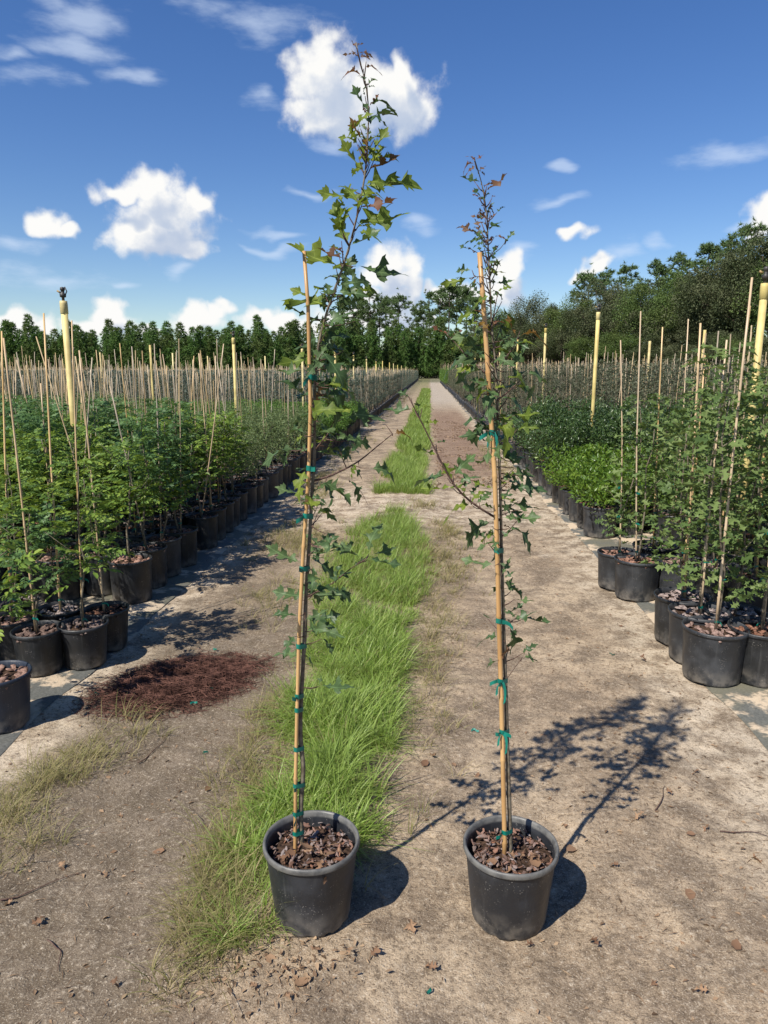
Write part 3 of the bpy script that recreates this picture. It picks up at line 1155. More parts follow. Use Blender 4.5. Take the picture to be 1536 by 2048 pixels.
for i in range(4):
    for r_ in range(4):
        y, x = 3.35 + i * .31, -2.55 - .6 * i * .31 - r_ * .30 - (.15 if i % 2 else 0)
        k += 1
        plant('ash_small', x, y, f'small potted ash, {nth(k)} of the packed group at the left edge behind front pots', 'small ash pots at the left edge', cane=(1.7, CANE_T) if k % 2 else None)
d = .305
n_ash = 0
for r_ in range(16):
    for i in range(10):
        y = 4.72 + i * d + (d / 2 if r_ % 2 else 0) + prng.uniform(-.02, .02)
        x = -2.08 - r_ * d * .88 + prng.uniform(-.02, .02)
        if x < -.66 * y - 1.1:
            continue
        if r_ == 0 and i == 4:
            continue
        cn = None
        if prng.random() < .6:
            cn = (prng.choice([1.5, 1.6, 1.7, 1.75, 1.8, 1.85]), prng.choice([CANE_T, CANE_W, CANE_W]))
        plant('ash', x, y, lab('green ash sapling', 'left', r_, i), 'ash saplings left of the path',
              cane=cn, potm=prng.choice(['pot', 'pot', 'pot_grey']), tilt=(prng.gauss(0, .08), prng.gauss(0, .08)))
        n_ash += 1
for r_ in range(9):
    for i in range(16):
        y = 7.85 + i * .34 + (.17 if r_ % 2 else 0)
        x = -2.08 - r_ * .31 + prng.uniform(-.02, .02)
        cn = (prng.choice([1.6, 1.7, 1.8]), CANE_W) if prng.random() < .3 else None
        plant('fine', x, y, lab('fine-leaved elm sapling', 'left', r_, i), 'fine-leaved elm saplings left of the path', cane=cn,
              potm=prng.choice(['pot', 'pot_grey']), ties=0, s=prng.uniform(.9, 1.1))
for r_ in range(6):
    for i in range(16):
        y = 13.6 + i * .37 + (.18 if r_ % 2 else 0)
        x = -2.0 - r_ * .33 + prng.uniform(-.02, .02)
        plant('mound', x, y, lab('bright mounded shrub', 'left', r_, i), 'mounded shrubs left of the path', potm='pot', s=prng.uniform(.9, 1.12))
for r_ in range(2):
    for i in range(70):
        y = 20.4 + i * .42 + (.2 if r_ % 2 else 0)
        x = -1.92 - r_ * .36 + prng.uniform(-.02, .02)
        plant('whip_blue', x, y, lab('grey-green sapling', 'left', r_, i, 'the far path'), 'grey-green saplings along the far left row',
              cane=(prng.uniform(1.4, 1.7), CANE_W), ties=0)

# ---- right of the path
ph = POT['wide'][2]
front = [(1431, 1253, 'oak sapling in big black pot, foremost on the right, tied to tall cane', 2.02, (0.0, -.03)),
         (1399, 1222, 'oak sapling in black pot just behind the foremost pot on the right', 1.75, (.02, .02)),
         (1366, 1191, 'oak sapling in black pot, third back along the right pot edge', 1.85, (.0, .03)),
         (1524, 1254, 'oak sapling in black pot cut by the right picture edge', 1.9, (.03, .0)),
         (1471, 1222, 'oak sapling in black pot between the foremost pot and the right picture edge', None, None),
         (1276, 1117, 'slender oak sapling in scuffed black pot, front corner of the second group on the right', 1.98, (.0, -.06)),
         (1238, 1100, 'oak sapling with thin cane in leaning grey pot at the mat edge on the right', 1.9, (.03, .05)),
         (1363, 1121, 'oak sapling in grey pot behind the third pot on the right', 1.7, (.02, -.02)),
         (1430, 1130, 'oak sapling in black pot in the second rank behind the foremost right pots', 2.0, None),
         (1510, 1150, 'oak sapling in black pot by the right picture edge, second rank', 1.9, None),
         (1310, 1090, 'oak sapling in black pot behind the slender oak on the right', 1.9, None)]
for i, (px, py, txt, c, tl) in enumerate(front):
    p = ground_at(px, py, ph)
    plant('oakling', p[0], p[1], txt, None, cane=(c, CANE_T) if c else None, potm=['pot_grey', 'pot_grey', 'pot', 'pot', 'pot', 'pot_grey', 'pot_grey', 'pot_grey', 'pot', 'pot', 'pot'][i],
          tilt=tl, ties=3, variant=i % 6, s=[1, 1, 1, 1, 1, 1, .95, 1, 1, 1, 1][i])
for r_ in range(10):
    for i in range(8):
        y = 4.2 + i * .35 + (.17 if r_ % 2 else 0)
        x = 2.28 + r_ * .32 + prng.uniform(-.02, .02)
        if x > .5 * y + 1.3 or (i < 3 and r_ < 1):
            continue
        cn = (prng.choice([1.8, 1.9, 2.0, 2.05]), prng.choice([CANE_T, CANE_W])) if prng.random() < .8 else None
        plant('oakling', x, y, lab('leafy oak sapling', 'right', r_ + 2, i), 'oak saplings right of the path', cane=cn, potm='pot')
for r_ in range(7):
    for i in range(6):
        y = 6.92 + i * .36 + (.18 if r_ % 2 else 0)
        x = 1.68 + r_ * .33 + prng.uniform(-.02, .02)
        if x > .5 * y + 1.1:
            continue
        plant('bright', x, y, lab('bright glossy shrub', 'right', r_, i), 'glossy shrubs right of the path', potm=prng.choice(['pot', 'pot_grey']), s=prng.uniform(.9, 1.1))
for r_ in range(10):
    for i in range(10):
        y = 9.25 + i * .38 + (.19 if r_ % 2 else 0)
        x = 1.70 + r_ * .35 + prng.uniform(-.02, .02)
        if x > .5 * y + 1.1:
            continue
        plant('holly', x, y, lab('dark holly shrub', 'right', r_, i), 'holly shrubs right of the path', potm=prng.choice(['pot', 'pot_grey']), s=prng.uniform(.85, 1.22))
for r_ in range(5):
    for i in range(44):
        y = 13.6 + i * .40 + (.2 if r_ % 2 else 0)
        x = 1.62 + r_ * .36 + prng.uniform(-.02, .02)
        plant('whip', x, y, lab('thin grey-green sapling', 'right', r_, i, 'the far path'), 'thin grey-green saplings right of the far path',
              cane=(prng.uniform(1.65, 1.95), CANE_W) if prng.random() < .4 else None, ties=0, potm=prng.choice(['pot', 'pot_grey']))

# ---- the rest of each block, too many to count: scattered copies of joined low plants


def joined_proto(name, pot, seed, fol, cane_h=None, cane_m='cane', lean=.05, potn=12, fmat='grey'):
    r = np.random.default_rng(seed)
    a, b, h = POT[pot]
    A = Acc()
    V, F = lathe([(a, 0), (b, h), (b - .02, h - .005), (b - .03, h - .04)], potn)
    A.add(V, F, 0)
    n = potn
    A.add(np.concatenate([[(0, 0, h - .035)], V[3 * n:]]), np.array([(0, 1 + j, 1 + (j + 1) % n) for j in range(n)]), 1)
    C = stem_curve(fol['h'], seed, .04, 5, h - .04)
    A.add(*tube(C, np.linspace(.006, .003, 5), 4, False), 2)
    n = fol['n']
    if fol.get('bush'):
        d = rand_dirs(n, -.6, 1, r)
        P = np.array([0, 0, h + fol['h'] * .45]) + d * r.uniform(.5, 1.05, n)[:, None] * np.array([fol['spread'], fol['spread'], fol['h'] * .55])
    else:
        z = h + fol['h'] * (fol.get('low', .1) + (1 - fol.get('low', .1)) * r.random(n))
        aa = r.uniform(0, 6.28, n)
        rr = fol['spread'] * r.random(n) ** .7 * (1.1 - .5 * (z - h) / fol['h'])
        P = on_curve(C, np.minimum(z, C[-1, 2])) + np.stack([np.cos(aa) * rr, np.sin(aa) * rr, rr * .5], 1)
    S = r.uniform(*fol['L'], n)
    A.add(*scatter(D4V, D4F, P, frames(rand_dirs(n, -.3, .9, r), ups(n, .6, r)), np.stack([S, S * fol['W'], S], 1)), 3)
    mats = ['pot', 'soil', 'bark', fmat]
    if cane_h:
        mats.append(cane_m)
        t = r.normal(0, lean, 2)
        A.add(*tube([(.02, 0, h - .04), (.02 + t[0] * cane_h / 2, t[1] * cane_h / 2, cane_h / 2), (.02 + t[0] * cane_h, t[1] * cane_h, cane_h)], [.0075, .007, .0055], 5), 4)
    me = A.build(name, mats)
    return bpy.data.objects.new(name, me)


def mass(name, protos, pts, label, cat, zs=1.0):
    c = bpy.data.collections.new(name + '_kinds')
    for p in protos:
        c.objects.link(p)
    pts = np.asarray(pts)
    n = len(pts)
    me = bpy.data.meshes.new(name)
    me.vertices.add(n)
    me.vertices.foreach_set('co', np.concatenate([pts, np.full((n, 1), .004)], 1).astype(np.float32).ravel())
    r = np.random.default_rng(n)
    rot = np.zeros((n, 3), np.float32)
    rot[:, 2] = r.uniform(0, 6.28, n)
    me.attributes.new('rot', 'FLOAT_VECTOR', 'POINT').data.foreach_set('vector', rot.ravel())
    me.attributes.new('scl', 'FLOAT', 'POINT').data.foreach_set('value', r.uniform(.86, 1.1, n).astype(np.float32))
    me.attributes.new('idx', 'INT', 'POINT').data.foreach_set('value', r.integers(0, len(protos), n).astype(np.int32))
    o = obj(name, me, label=label, cat=cat, kind='stuff')
    g = bpy.data.node_groups.new(name, 'GeometryNodeTree')
    g.interface.new_socket('Geometry', in_out='INPUT', socket_type='NodeSocketGeometry')
    g.interface.new_socket('Geometry', in_out='OUTPUT', socket_type='NodeSocketGeometry')
    gi, go = g.nodes.new('NodeGroupInput'), g.nodes.new('NodeGroupOutput')
    ci = g.nodes.new('GeometryNodeCollectionInfo')
    ci.inputs['Collection'].default_value = c
    ci.inputs['Separate Children'].default_value = True
    ci.inputs['Reset Children'].default_value = True
    ip = g.nodes.new('GeometryNodeInstanceOnPoints')
    ip.inputs['Pick Instance'].default_value = True

    def attr(nm, dt):
        a = g.nodes.new('GeometryNodeInputNamedAttribute')
        a.data_type = dt
        a.inputs['Name'].default_value = nm
        return a.outputs['Attribute']
    g.links.new(gi.outputs[0], ip.inputs['Points'])
    g.links.new(ci.outputs[0], ip.inputs['Instance'])
    g.links.new(attr('idx', 'INT'), ip.inputs['Instance Index'])
    g.links.new(attr('rot', 'FLOAT_VECTOR'), ip.inputs['Rotation'])
    g.links.new(attr('scl', 'FLOAT'), ip.inputs['Scale'])
    g.links.new(ip.outputs[0], go.inputs[0])
    md = o.modifiers.new('scatter', 'NODES')
    md.node_group = g
    return o


def block(x0, y0, y1, dx, dy, keep, jit=.04):
    pts = []
    rr = random.Random(int(y0 * 10))
    r_ = 0
    while r_ < 300:
        x = x0 + r_ * dx
        k = 0
        y = y0 + (dy / 2 if r_ % 2 else 0)
        while y < y1:
            if keep(x, y):
                pts.append((x + rr.uniform(-jit, jit), y + rr.uniform(-jit, jit)))
            y += dy
        r_ += 1
    return pts


inL = lambda x, y: x > -.68 * y - 1.2
inR = lambda x, y: x < .53 * y + 1.0
WB = dict(h=1.2, n=150, spread=.17, L=(.05, .09), W=.4, low=.0)
WG = dict(h=1.42, n=190, spread=.17, L=(.04, .075), W=.42, low=.1)
mass('far_elm_block', [joined_proto('elm', 'tall', 400 + i, dict(h=.75, n=420, spread=.3, L=(.025, .045), W=.5, low=.05), [1.75, None, None][i], fmat='fine') for i in range(3)],
     block(-2.08 - 9 * .31, 7.85, 13.2, -.34, .34, inL), 'hazy block of potted elm saplings further left of the edge rows', 'saplings')
mass('far_mound_block', [joined_proto('mound', 'tall', 410 + i, dict(h=.5, n=420, spread=.26, L=(.04, .07), W=.4, bush=1), [1.85, None][i] if i < 2 else None, fmat='mound') for i in range(3)],
     block(-2.0 - 6 * .33, 13.6, 19.5, -.36, .37, inL), 'mass of bright green shrubs spreading left behind the edge rows', 'shrubs')
mass('far_left_block', [joined_proto('whip', 'small', 420 + i, WB, [1.5, 1.62, None, 1.72, None, None][i], ['cane', 'cane', 'cane_grey', 'cane', 'cane_grey', 'cane'][i], .04, 8, 'grey_blue') for i in range(6)],
     block(-1.92 - 2 * .36, 20.4, 50, -.42, .42, inL) + block(-1.92, 50, 120, -.62, .6, inL), 'wide field of grey-green staked saplings stretching left to the pine belt', 'saplings')
mass('far_right_block', [joined_proto('whip', 'small', 430 + i, WG, [1.75, 1.9, None, None][i], ['cane', 'cane', 'cane_grey', 'cane'][i], .05, 8, 'grey') for i in range(4)],
     block(1.62 + 5 * .36, 13.6, 31.3, .38, .40, inR) + block(1.6, 31.3, 58, .45, .45, inR) + block(12, 58, 84, .7, .7, inR), 'field of thin grey-green saplings on the right below the live oaks', 'saplings')
mass('far_feather_block', [joined_proto('feather', 'small', 440 + i, dict(h=1.5, n=260, spread=.3, L=(.08, .14), W=.3, bush=1), [None, 2.2][i % 2], fmat='mound') for i in range(3)],
     block(1.5, 60, 92, .6, .6, lambda x, y: x < .3 * y), 'block of taller feathery green shrubs at the far right end of the path', 'shrubs')

# ------------------------------------------------------------------ irrigation risers
def riser(px, py, Y, label, rad=.028, h=None, head=True, lean=(0, 0)):
    top = at(px, py, Y)
    h = top[2]
    e = obj('irrigation_riser', None, loc=(top[0], top[1], 0), label=label, cat='pipe', group='yellow irrigation risers')
    e.rotation_euler = (lean[0], lean[1], 0)
    hd = .13 if head else 0.0
    A = Acc()
    A.add(*tube([(0, 0, -.02), (0, 0, (h - hd) / 2), (0, 0, h - hd)], rad, 12))
    obj('pipe', A.build('pipe', 'pipe', True), e)
    if head:
        A = Acc()
        A.add(*lathe([(rad + .001, h - hd - .10), (rad + .004, h - hd - .098), (rad + .004, h - hd - .02), (rad + .002, h - hd + .004), (.012, h - hd + .006)], 14))
        obj('coupling', A.build('coupling', 'pipe', True), e)
        A = Acc()
        z = h - hd
        A.add(*lathe([(.011, z), (.011, z + .03), (.024, z + .035), (.026, z + .06), (.014, z + .066), (.014, z + .085), (.02, z + .09), (.018, z + .11), (.004, z + .115)], 10))
        A.add(*tube([(.02, 0, z + .05), (.035, 0, z + .08), (.02, 0, z + .115)], .005, 5))
        s = obj('sprinkler_head', A.build('sprinkler_head', 'sprinkler', True), e)
        A = Acc()
        A.add(*tube([(-.02, 0, z + .07), (-.045, 0, z + .085)], .008, 6))
        obj('nozzle', A.build('nozzle', 'brass', True), s)
    return e


riser(124, 570, 5.9, 'tall yellow irrigation riser with black sprinkler head, nearest on the left', .027)
riser(466, 660, 12.0, 'yellow irrigation riser above the shrubs, second back on the left', .026)
for i, (px, py, Y) in enumerate([(604, 686, 16.0), (670, 690, 18.5), (707, 703, 24.7), (733, 712, 31), (752, 718, 37), (765, 722, 43), (779, 725, 50), (787, 727, 57), (795, 730, 66), (803, 731, 76), (812, 733, 90)]):
    riser(px, py, Y, f'thin yellow irrigation riser, {nth(i + 3)} back in the line beside the left rows', .025, head=i < 5)
for i, (px, py, Y) in enumerate([(1534, 528, 5.2), (1198, 606, 10.6), (1092, 645, 17.0), (1036, 672, 25), (1000, 690, 34), (975, 703, 46), (962, 712, 58), (950, 716, 64), (935, 720, 74), (922, 723, 88)]):
    riser(px, py, Y, ['thick yellow irrigation riser at the right picture edge among the oaks', 'yellow irrigation riser standing behind the dark hollies on the right'][i] if i < 2
          else f'thin yellow irrigation riser, {nth(i + 1)} back in the line beside the right rows',   .024 if i == 0 else .027, head=i < 5)
for i, (px, py, Y) in enumerate([(1300, 682, 17), (1410, 660, 15), (300, 690, 18), (345, 706, 26), (200, 705, 25), (415, 712, 33), (530, 712, 33)]):
    riser(px, py, Y, f'distant yellow riser in the inner field, {nth(i + 1)} of the scattered ones', .028, head=False)

# ------------------------------------------------------------------ trees behind
def needle_burst(n, seed, lo=-.2):
    r = np.random.default_rng(seed)
    d = rand_dirs(n, lo, 1, r)
    q = np.cross(d, rand_dirs(n, -1, 1, r))
    q /= np.linalg.norm(q, axis=1)[:, None]
    L = r.uniform(.7, 1.1, n)[:, None]
    w = .11
    V = np.stack([-q * w, q * w, d * L], 1).reshape(-1, 3)
    F = np.arange(3 * n).reshape(-1, 3)
    return V, F


BURST = [needle_burst(16, s) for s in range(3)]


def young_pine(seed, H):
    r = np.random.default_rng(seed)
    A = Acc()
    pts, sc = [], []
    z = .5
    while z < H - .3:
        t = z / H
        Rm = (1.0 - t) ** .85 * H * .23 * r.uniform(.55, 1.3) + .22
        nb = r.integers(5, 8)
        a0 = r.uniform(0, 6.28)
        for b in range(nb):
            a = a0 + b * 6.28 / nb + r.uniform(-.3, .3)
            l = Rm * r.uniform(.7, 1.15)
            m = max(1, int(l / .38))
            for k in range(m):
                u = (k + 1) / m
                pts.append((math.cos(a) * l * u, math.sin(a) * l * u, z + .45 * l * u * u + r.uniform(-.1, .1)))
                sc.append(r.uniform(.42, .72))
        z += r.uniform(.32, .5)
    for k in range(5):
        pts.append((r.normal(0, .06), r.normal(0, .06), H - .15 * k))
        sc.append(.35)
    P, sc = np.array(pts), np.array(sc)
    out = P * [1, 1, 0]
    D = out / (np.linalg.norm(out, axis=1)[:, None] + .3) + ups(len(P), .3, r)
    Fr = frames(np.cross(D, rand_dirs(len(P), -1, 1, r)), D)
    for k in range(3):
        i = np.arange(len(P)) % 3 == k
        A.add(*scatter(BURST[k][0], BURST[k][1], P[i], Fr[i], sc[i]))
    C = A.build('young_pine_crown', 'pine')
    T = Acc()
    T.add(*tube([(0, 0, -.1), (.05, 0, H * .5), (0, .03, H * .97)], [.10, .07, .015], 6))
    return C, T.build('young_pine_trunk', 'trunk', True)


def tall_pine(seed, H, full=.42):
    r = np.random.default_rng(seed)
    A, T = Acc(), Acc()
    lean = r.normal(0, .25, 2)
    tr = lambda z: np.array([lean[0] * (z / H) ** 2, lean[1] * (z / H) ** 2, z])
    T.add(*tube([tr(q) for q in np.linspace(-.1, H * .97, 7)], np.linspace(.20, .05, 7), 7))
    pts, sc = [], []
    nb = 26
    for b in range(nb):
        z = H * (1 - full * r.random() ** 1.1)
        top = (H - z) / (H * full)
        l = H * .15 * (.35 + .9 * math.sin(min(1, top * 1.2) * 2.2)) * r.uniform(.6, 1.2)
        a = r.uniform(0, 6.28)
        q0 = tr(z)
        q1 = q0 + np.array([math.cos(a) * l, math.sin(a) * l, l * r.uniform(.0, .5)])
        T.add(*tube([q0, (q0 + q1) / 2 + [0, 0, .1], q1], [.05, .035, .015], 4))
        for k in range(11):
            u = r.uniform(.45, 1.05)
            pts.append(q0 * (1 - u) + q1 * u + r.normal(0, .33, 3) * [1, 1, .6])
            sc.append(r.uniform(.4, .66))
    for k in range(14):
        pts.append(tr(H - .2) + r.normal(0, .5, 3))
        sc.append(.5)
    P, sc = np.array(pts), np.array(sc)
    D = ups(len(P), .5, r)
    Fr = frames(np.cross(D, rand_dirs(len(P), -1, 1, r)), D)
    A.add(*scatter(BURST[0][0], BURST[0][1], P, Fr, sc))
    return A.build('tall_pine_crown', 'tall_pine'), T.build('tall_pine_trunk', 'trunk', True)


def broadleaf(seed, H, Wd, mat, n=24000, low=.12):
    r = np.random.default_rng(seed)
    A, T = Acc(), Acc()
    nl = 46
    d = rand_dirs(nl, -.55, 1, r)
    cz = H * .58
    c = d * r.uniform(.35, 1.0, nl)[:, None] * np.array([Wd * .5, Wd * .5, H * .42]) + [0, 0, cz]
    rl = r.uniform(.07, .17, nl) * Wd
    k = r.integers(0, nl, n)
    dd = rand_dirs(n, -.7, 1, r)
    P = c[k] + dd * rl[k][:, None] * r.uniform(.45, 1.12, n)[:, None] * [1.1, 1.1, .85]
    P += r.normal(0, .10, P.shape)
    P = P[P[:, 2] > H * low]
    n = len(P)
    S = r.uniform(.10, .23, n)
    A.add(*scatter(D4V, D4F, P, frames(rand_dirs(n, -.8, .8, r), ups(n, .7, r)), np.stack([S, S * .75, S], 1)))
    T.add(*tube([(0, 0, -.1), (.1, 0, H * .2), (0, .1, H * .45), (.1, .1, H * .75)], [.34, .28, .2, .06], 8))
    for b in range(16):
        j = r.integers(0, nl)
        z = H * r.uniform(.2, .5)
        p0 = np.array([0, 0, z])
        q1 = c[j]
        T.add(*tube([p0, (p0 + q1) / 2 + [0, 0, .25], q1], [.12, .08, .025], 5))
    return A.build('broadleaf_crown', mat), T.build('broadleaf_trunk', 'trunk', True)


YP = [young_pine(500 + i, 9.0) for i in range(6)]
TP = [tall_pine(520 + i, 16.5, [.40, .34, .48, .38, .55][i]) for i in range(5)]
BL = [broadleaf(540 + i, 11.5, 10.5, ['wood', 'wood', 'wood_light', 'wood', 'wood_light'][i]) for i in range(5)]
trng = random.Random(9)


def tree(name, proto, x, y, s, label, group, sz=None):
    e = obj(name, None, loc=(x, y, 0), label=label, cat='tree', group=group)
    e.rotation_euler = (0, 0, trng.uniform(0, 6.28))
    e.scale = (s, s, sz or s)
    obj('crown', proto[0], e)
    obj('trunk', proto[1], e)
    return e


# belt of young pines across the far end, three rows deep
cnt = 0
for row in range(3):
    n = 62
    for i in range(n):
        u = i / (n - 1)
        x = -104 + 128 * u + trng.uniform(-1, 1) + row * 1.5
        y = 118 + 30 * sstep(u, .55, .95) * 1.0 + row * 4.5 + trng.uniform(-1.2, 1.2)
        if x < -.72 * y - 3:
            continue
        s = trng.uniform(.70, 1.0) * (1.0 if u < .6 else 1.12)
        cnt += 1
        tree('young_pine', trng.choice(YP), x, y, s, f'young pine in the {["front", "middle", "back"][row]} row of the dark belt, {nth(i + 1)} from left end', 'young pines of the far belt', s * trng.uniform(.92, 1.22))
# tall pines standing above the belt
for i, (px, py, Y) in enumerate([(686, 610, 165), (706, 594, 170), (725, 606, 176), (742, 588, 168), (758, 594, 172), (772, 604, 180), (798, 592, 165), (832, 618, 178), (862, 590, 168), (880, 580, 164), (899, 574, 160),
                                 (915, 573, 168), (934, 578, 162), (650, 640, 180), (846, 622, 185), (950, 600, 158)]):
    t = at(px, py, Y)
    s = t[2] / 16.5
    tree('tall_pine', TP[i % 5], t[0], Y, s * 1.0, f'tall bare-stemmed pine above the belt, {nth(i + 1)} counting along the skyline', 'tall pines at the end of the path')
# live oaks and other broadleaf trees closing the right side
wood = [(975, 606, 128), (1010, 602, 120), (1040, 585, 112), (1075, 572, 104), (1105, 578, 100), (1140, 582, 96), (1175, 556, 90), (1215, 542, 86), (1250, 552, 82), (1290, 545, 78), (1330, 536, 74),
        (1370, 520, 72), (1400, 515, 68), (1440, 500, 64), (1478, 468, 62), (1520, 452, 60), (1565, 455, 58), (1610, 470, 56), (1680, 470, 54)]
for i, (px, py, Y) in enumerate(wood):
    t = at(px, py + [24, 6, 30, 10, 26, 0, 28, 12, 34, 8, 26, 30, 4, 24, 6, 20, 0, 14, 6][i], Y)
    s = t[2] / 11.8
    tree('broadleaf_tree', BL[[0, 2, 1, 3, 0, 2, 1, 3, 0, 4, 1, 2, 4, 0, 3, 1, 0, 2, 3][i]], t[0], Y, s * trng.uniform(.62, .85), f'dark spreading live oak at the wood edge, {nth(i + 1)} from the path end', 'broadleaf trees of the right wood', s)
for i, (px, py, Y) in enumerate([(1000, 640, 118), (1060, 640, 108), (1125, 640, 97), (1190, 640, 87), (1255, 640, 79), (1320, 640, 73), (1385, 640, 67), (1450, 640, 61), (1510, 640, 57), (960, 650, 130), (1580, 640, 54)]):
    t = at(px, py, Y - 3.5)
    tree('understorey_tree', BL[(i * 2 + 1) % 5], t[0], Y - 3.5, t[2] / 11.2 * 1.0, f'low dark understorey tree below the live oaks, {nth(i + 1)} along the wood edge', 'understorey trees of the right wood', t[2] / 13.5)
for i, (px, py, Y) in enumerate([(1320, 528, 92), (1255, 540, 100), (1460, 480, 78), (1418, 500, 82), (1180, 548, 110), (1366, 514, 90), (1500, 462, 70), (1215, 545, 104)]):
    t = at(px, py, Y)
    tree('tall_pine', TP[(i + 2) % 5], t[0], Y, t[2] / 16.5, f'tall pine rising behind the live oaks, {nth(i + 1)} of the right-hand ones', 'tall pines behind the right wood')

# dark undergrowth closing the foot of both woods
r_ = np.random.default_rng(71)
A = Acc()
line = np.array([at(px, 700, Y + 6)[:2] for px, py, Y in wood])
k = r_.integers(0, len(line) - 1, 26000)
u = r_.random(26000)[:, None]
P = line[k] * (1 - u) + line[k + 1] * u + r_.normal(0, 1.2, (26000, 2))
hh = 1.5 + 4.5 * fbm(P[:, 0] * .35, P[:, 1] * .35, 3)
P = np.concatenate([P, (hh * r_.random(26000) ** .8)[:, None]], 1)
P2 = np.stack([r_.uniform(-108, 26, 30000), np.zeros(30000), np.zeros(30000)], 1)
P2[:, 1] = 118 + 30 * sstep((P2[:, 0] + 104) / 128, .55, .95) + 6 + r_.normal(0, 1.5, 30000)
P2[:, 2] = (1.5 + 5 * fbm(P2[:, 0] * .3, P2[:, 1] * 0 + 4, 3)) * r_.random(30000)
for P_ in (P, P2):
    n = len(P_)
    S = r_.uniform(.25, .5, n)
    A.add(*scatter(D4V, D4F, P_, frames(rand_dirs(n, -.7, .8, r_), ups(n, .7, r_)), np.stack([S, S * .7, S], 1)))
obj('undergrowth', A.build('undergrowth', 'wood_light'), label='dark undergrowth at the foot of the trees behind the nursery', cat='undergrowth', kind='stuff')

# ------------------------------------------------------------------ grass
LY = [1.3, 1.5, 1.75, 2.2, 2.8, 4, 5, 5.8, 7, 7.95]
LL = [-.54, -.57, -.58, -.57, -.59, -.65, -.76, -.82, -.72, -.58]
LR = [-.50, -.46, -.43, -.22, -.19, -.15, -.06, .02, -.14, -.27]


def blades(roots, H, lean, dirs, width, segs=4, seed=0):
    r = np.random.default_rng(seed)
    n = len(roots)
    s = np.linspace(0, 1, segs + 1)
    side = np.stack([-dirs[:, 1], dirs[:, 0], np.zeros(n)], 1)
    tw = r.uniform(-.9, .9, n)[:, None]
    side = side * np.cos(tw) + np.concatenate([dirs, np.zeros((n, 1))], 1) * np.sin(tw)
    d3 = np.concatenate([dirs, np.zeros((n, 1))], 1)
    V = np.zeros((n, 2 * segs + 1, 3))
    for k in range(segs + 1):
        u = s[k]
        hor = lean * u ** 1.6
        up = u * np.sqrt(np.maximum(.15, 1 - (lean * u ** .6) ** 2 * .75))
        c = roots + d3 * (H * hor)[:, None] + np.array([0, 0, 1.0]) * (H * up)[:, None]
        w = (width * (1 - .75 * u ** 1.5))[:, None] * side
        if k < segs:
            V[:, 2 * k] = c - w
            V[:, 2 * k + 1] = c + w
        else:
            V[:, 2 * k] = c
    F = []
    for k in range(segs - 1):
        a = 2 * k
        F += [(a, a + 1, a + 3), (a, a + 3, a + 2)]
    a = 2 * (segs - 1)
    F.append((a, a + 1, a + 2))
    F = np.array(F)
    V2 = V.reshape(-1, 3)
    FF = (F[None] + (np.arange(n) * V.shape[1])[:, None, None]).reshape(-1, 3)
    return V2, FF


def tuft_field(xy, per, Hr, seed, width=(.0011, .0019), rad=.022, lean=(.25, 1.05), segs=4):
    r = np.random.default_rng(seed)
    n = len(xy)
    k = np.repeat(np.arange(n), per)
    a = r.uniform(0, 6.28, n * per)
    rr = rad * np.sqrt(r.random(n * per))
    p = xy[k] + np.stack([np.cos(a) * rr, np.sin(a) * rr], 1)
    a2 = a + r.normal(0, .7, n * per)
    dirs = np.stack([np.cos(a2), np.sin(a2)], 1)
    th = (r.uniform(.6, 1.15, n) * (.35 + 1.25 * fbm(xy[:, 0] * 6 + 2, xy[:, 1] * 6, 2)))[k]
    H = r.uniform(*Hr, n * per) * th
    z = gz(p[:, 0], p[:, 1]) - .004
    return blades(np.concatenate([p, z[:, None]], 1), H, r.uniform(*lean, n * per), dirs, r.uniform(*width, n * per), segs, seed)


def sample_strip(n, y0, y1, seed, bleed=.05, power=1.0):
    r = np.random.default_rng(seed)
    out = []
    y = y0 + (y1 - y0) * r.random(n * 3) ** power
    l, q = np.interp(y, LY, LL), np.interp(y, LY, LR)
    x = l + (q - l) * (.5 + (r.random(n * 3) - .5) * 1.0) + r.normal(0, bleed, n * 3)
    keep = (fbm(x * 2.6, y * 2.6, 3) > .36) & (vnoise(x * 14, y * 14) > .30)
    return np.stack([x, y], 1)[keep][:n]


def not_pot(xy):
    k = np.ones(len(xy), bool)
    for c, rr in ((POT1, .118), (POT2, .118)):
        k &= np.hypot(xy[:, 0] - c[0], xy[:, 1] - c[1]) > rr
    return xy[k]


POT1 = ground_at(623, 1692, .24)[:2]
POT2 = ground_at(1022, 1680, .24)[:2]

A = Acc()
A.add(*tuft_field(not_pot(sample_strip(1900, 2.0, 7.95, 1, .045, 1.15)), 12, (.07, .19), 1, (.0014, .0032), .03, (.3, 1.4), 5))
A.add(*tuft_field(not_pot(sample_strip(900, 2.0, 4.2, 8, .04)), 10, (.06, .17), 8, (.0014, .0034), .03, (.5, 1.6), 5))
A.add(*tuft_field(not_pot(sample_strip(70, 1.42, 2.0, 2, .05)), 9, (.05, .12), 2, rad=.03, lean=(.5, 1.2)))
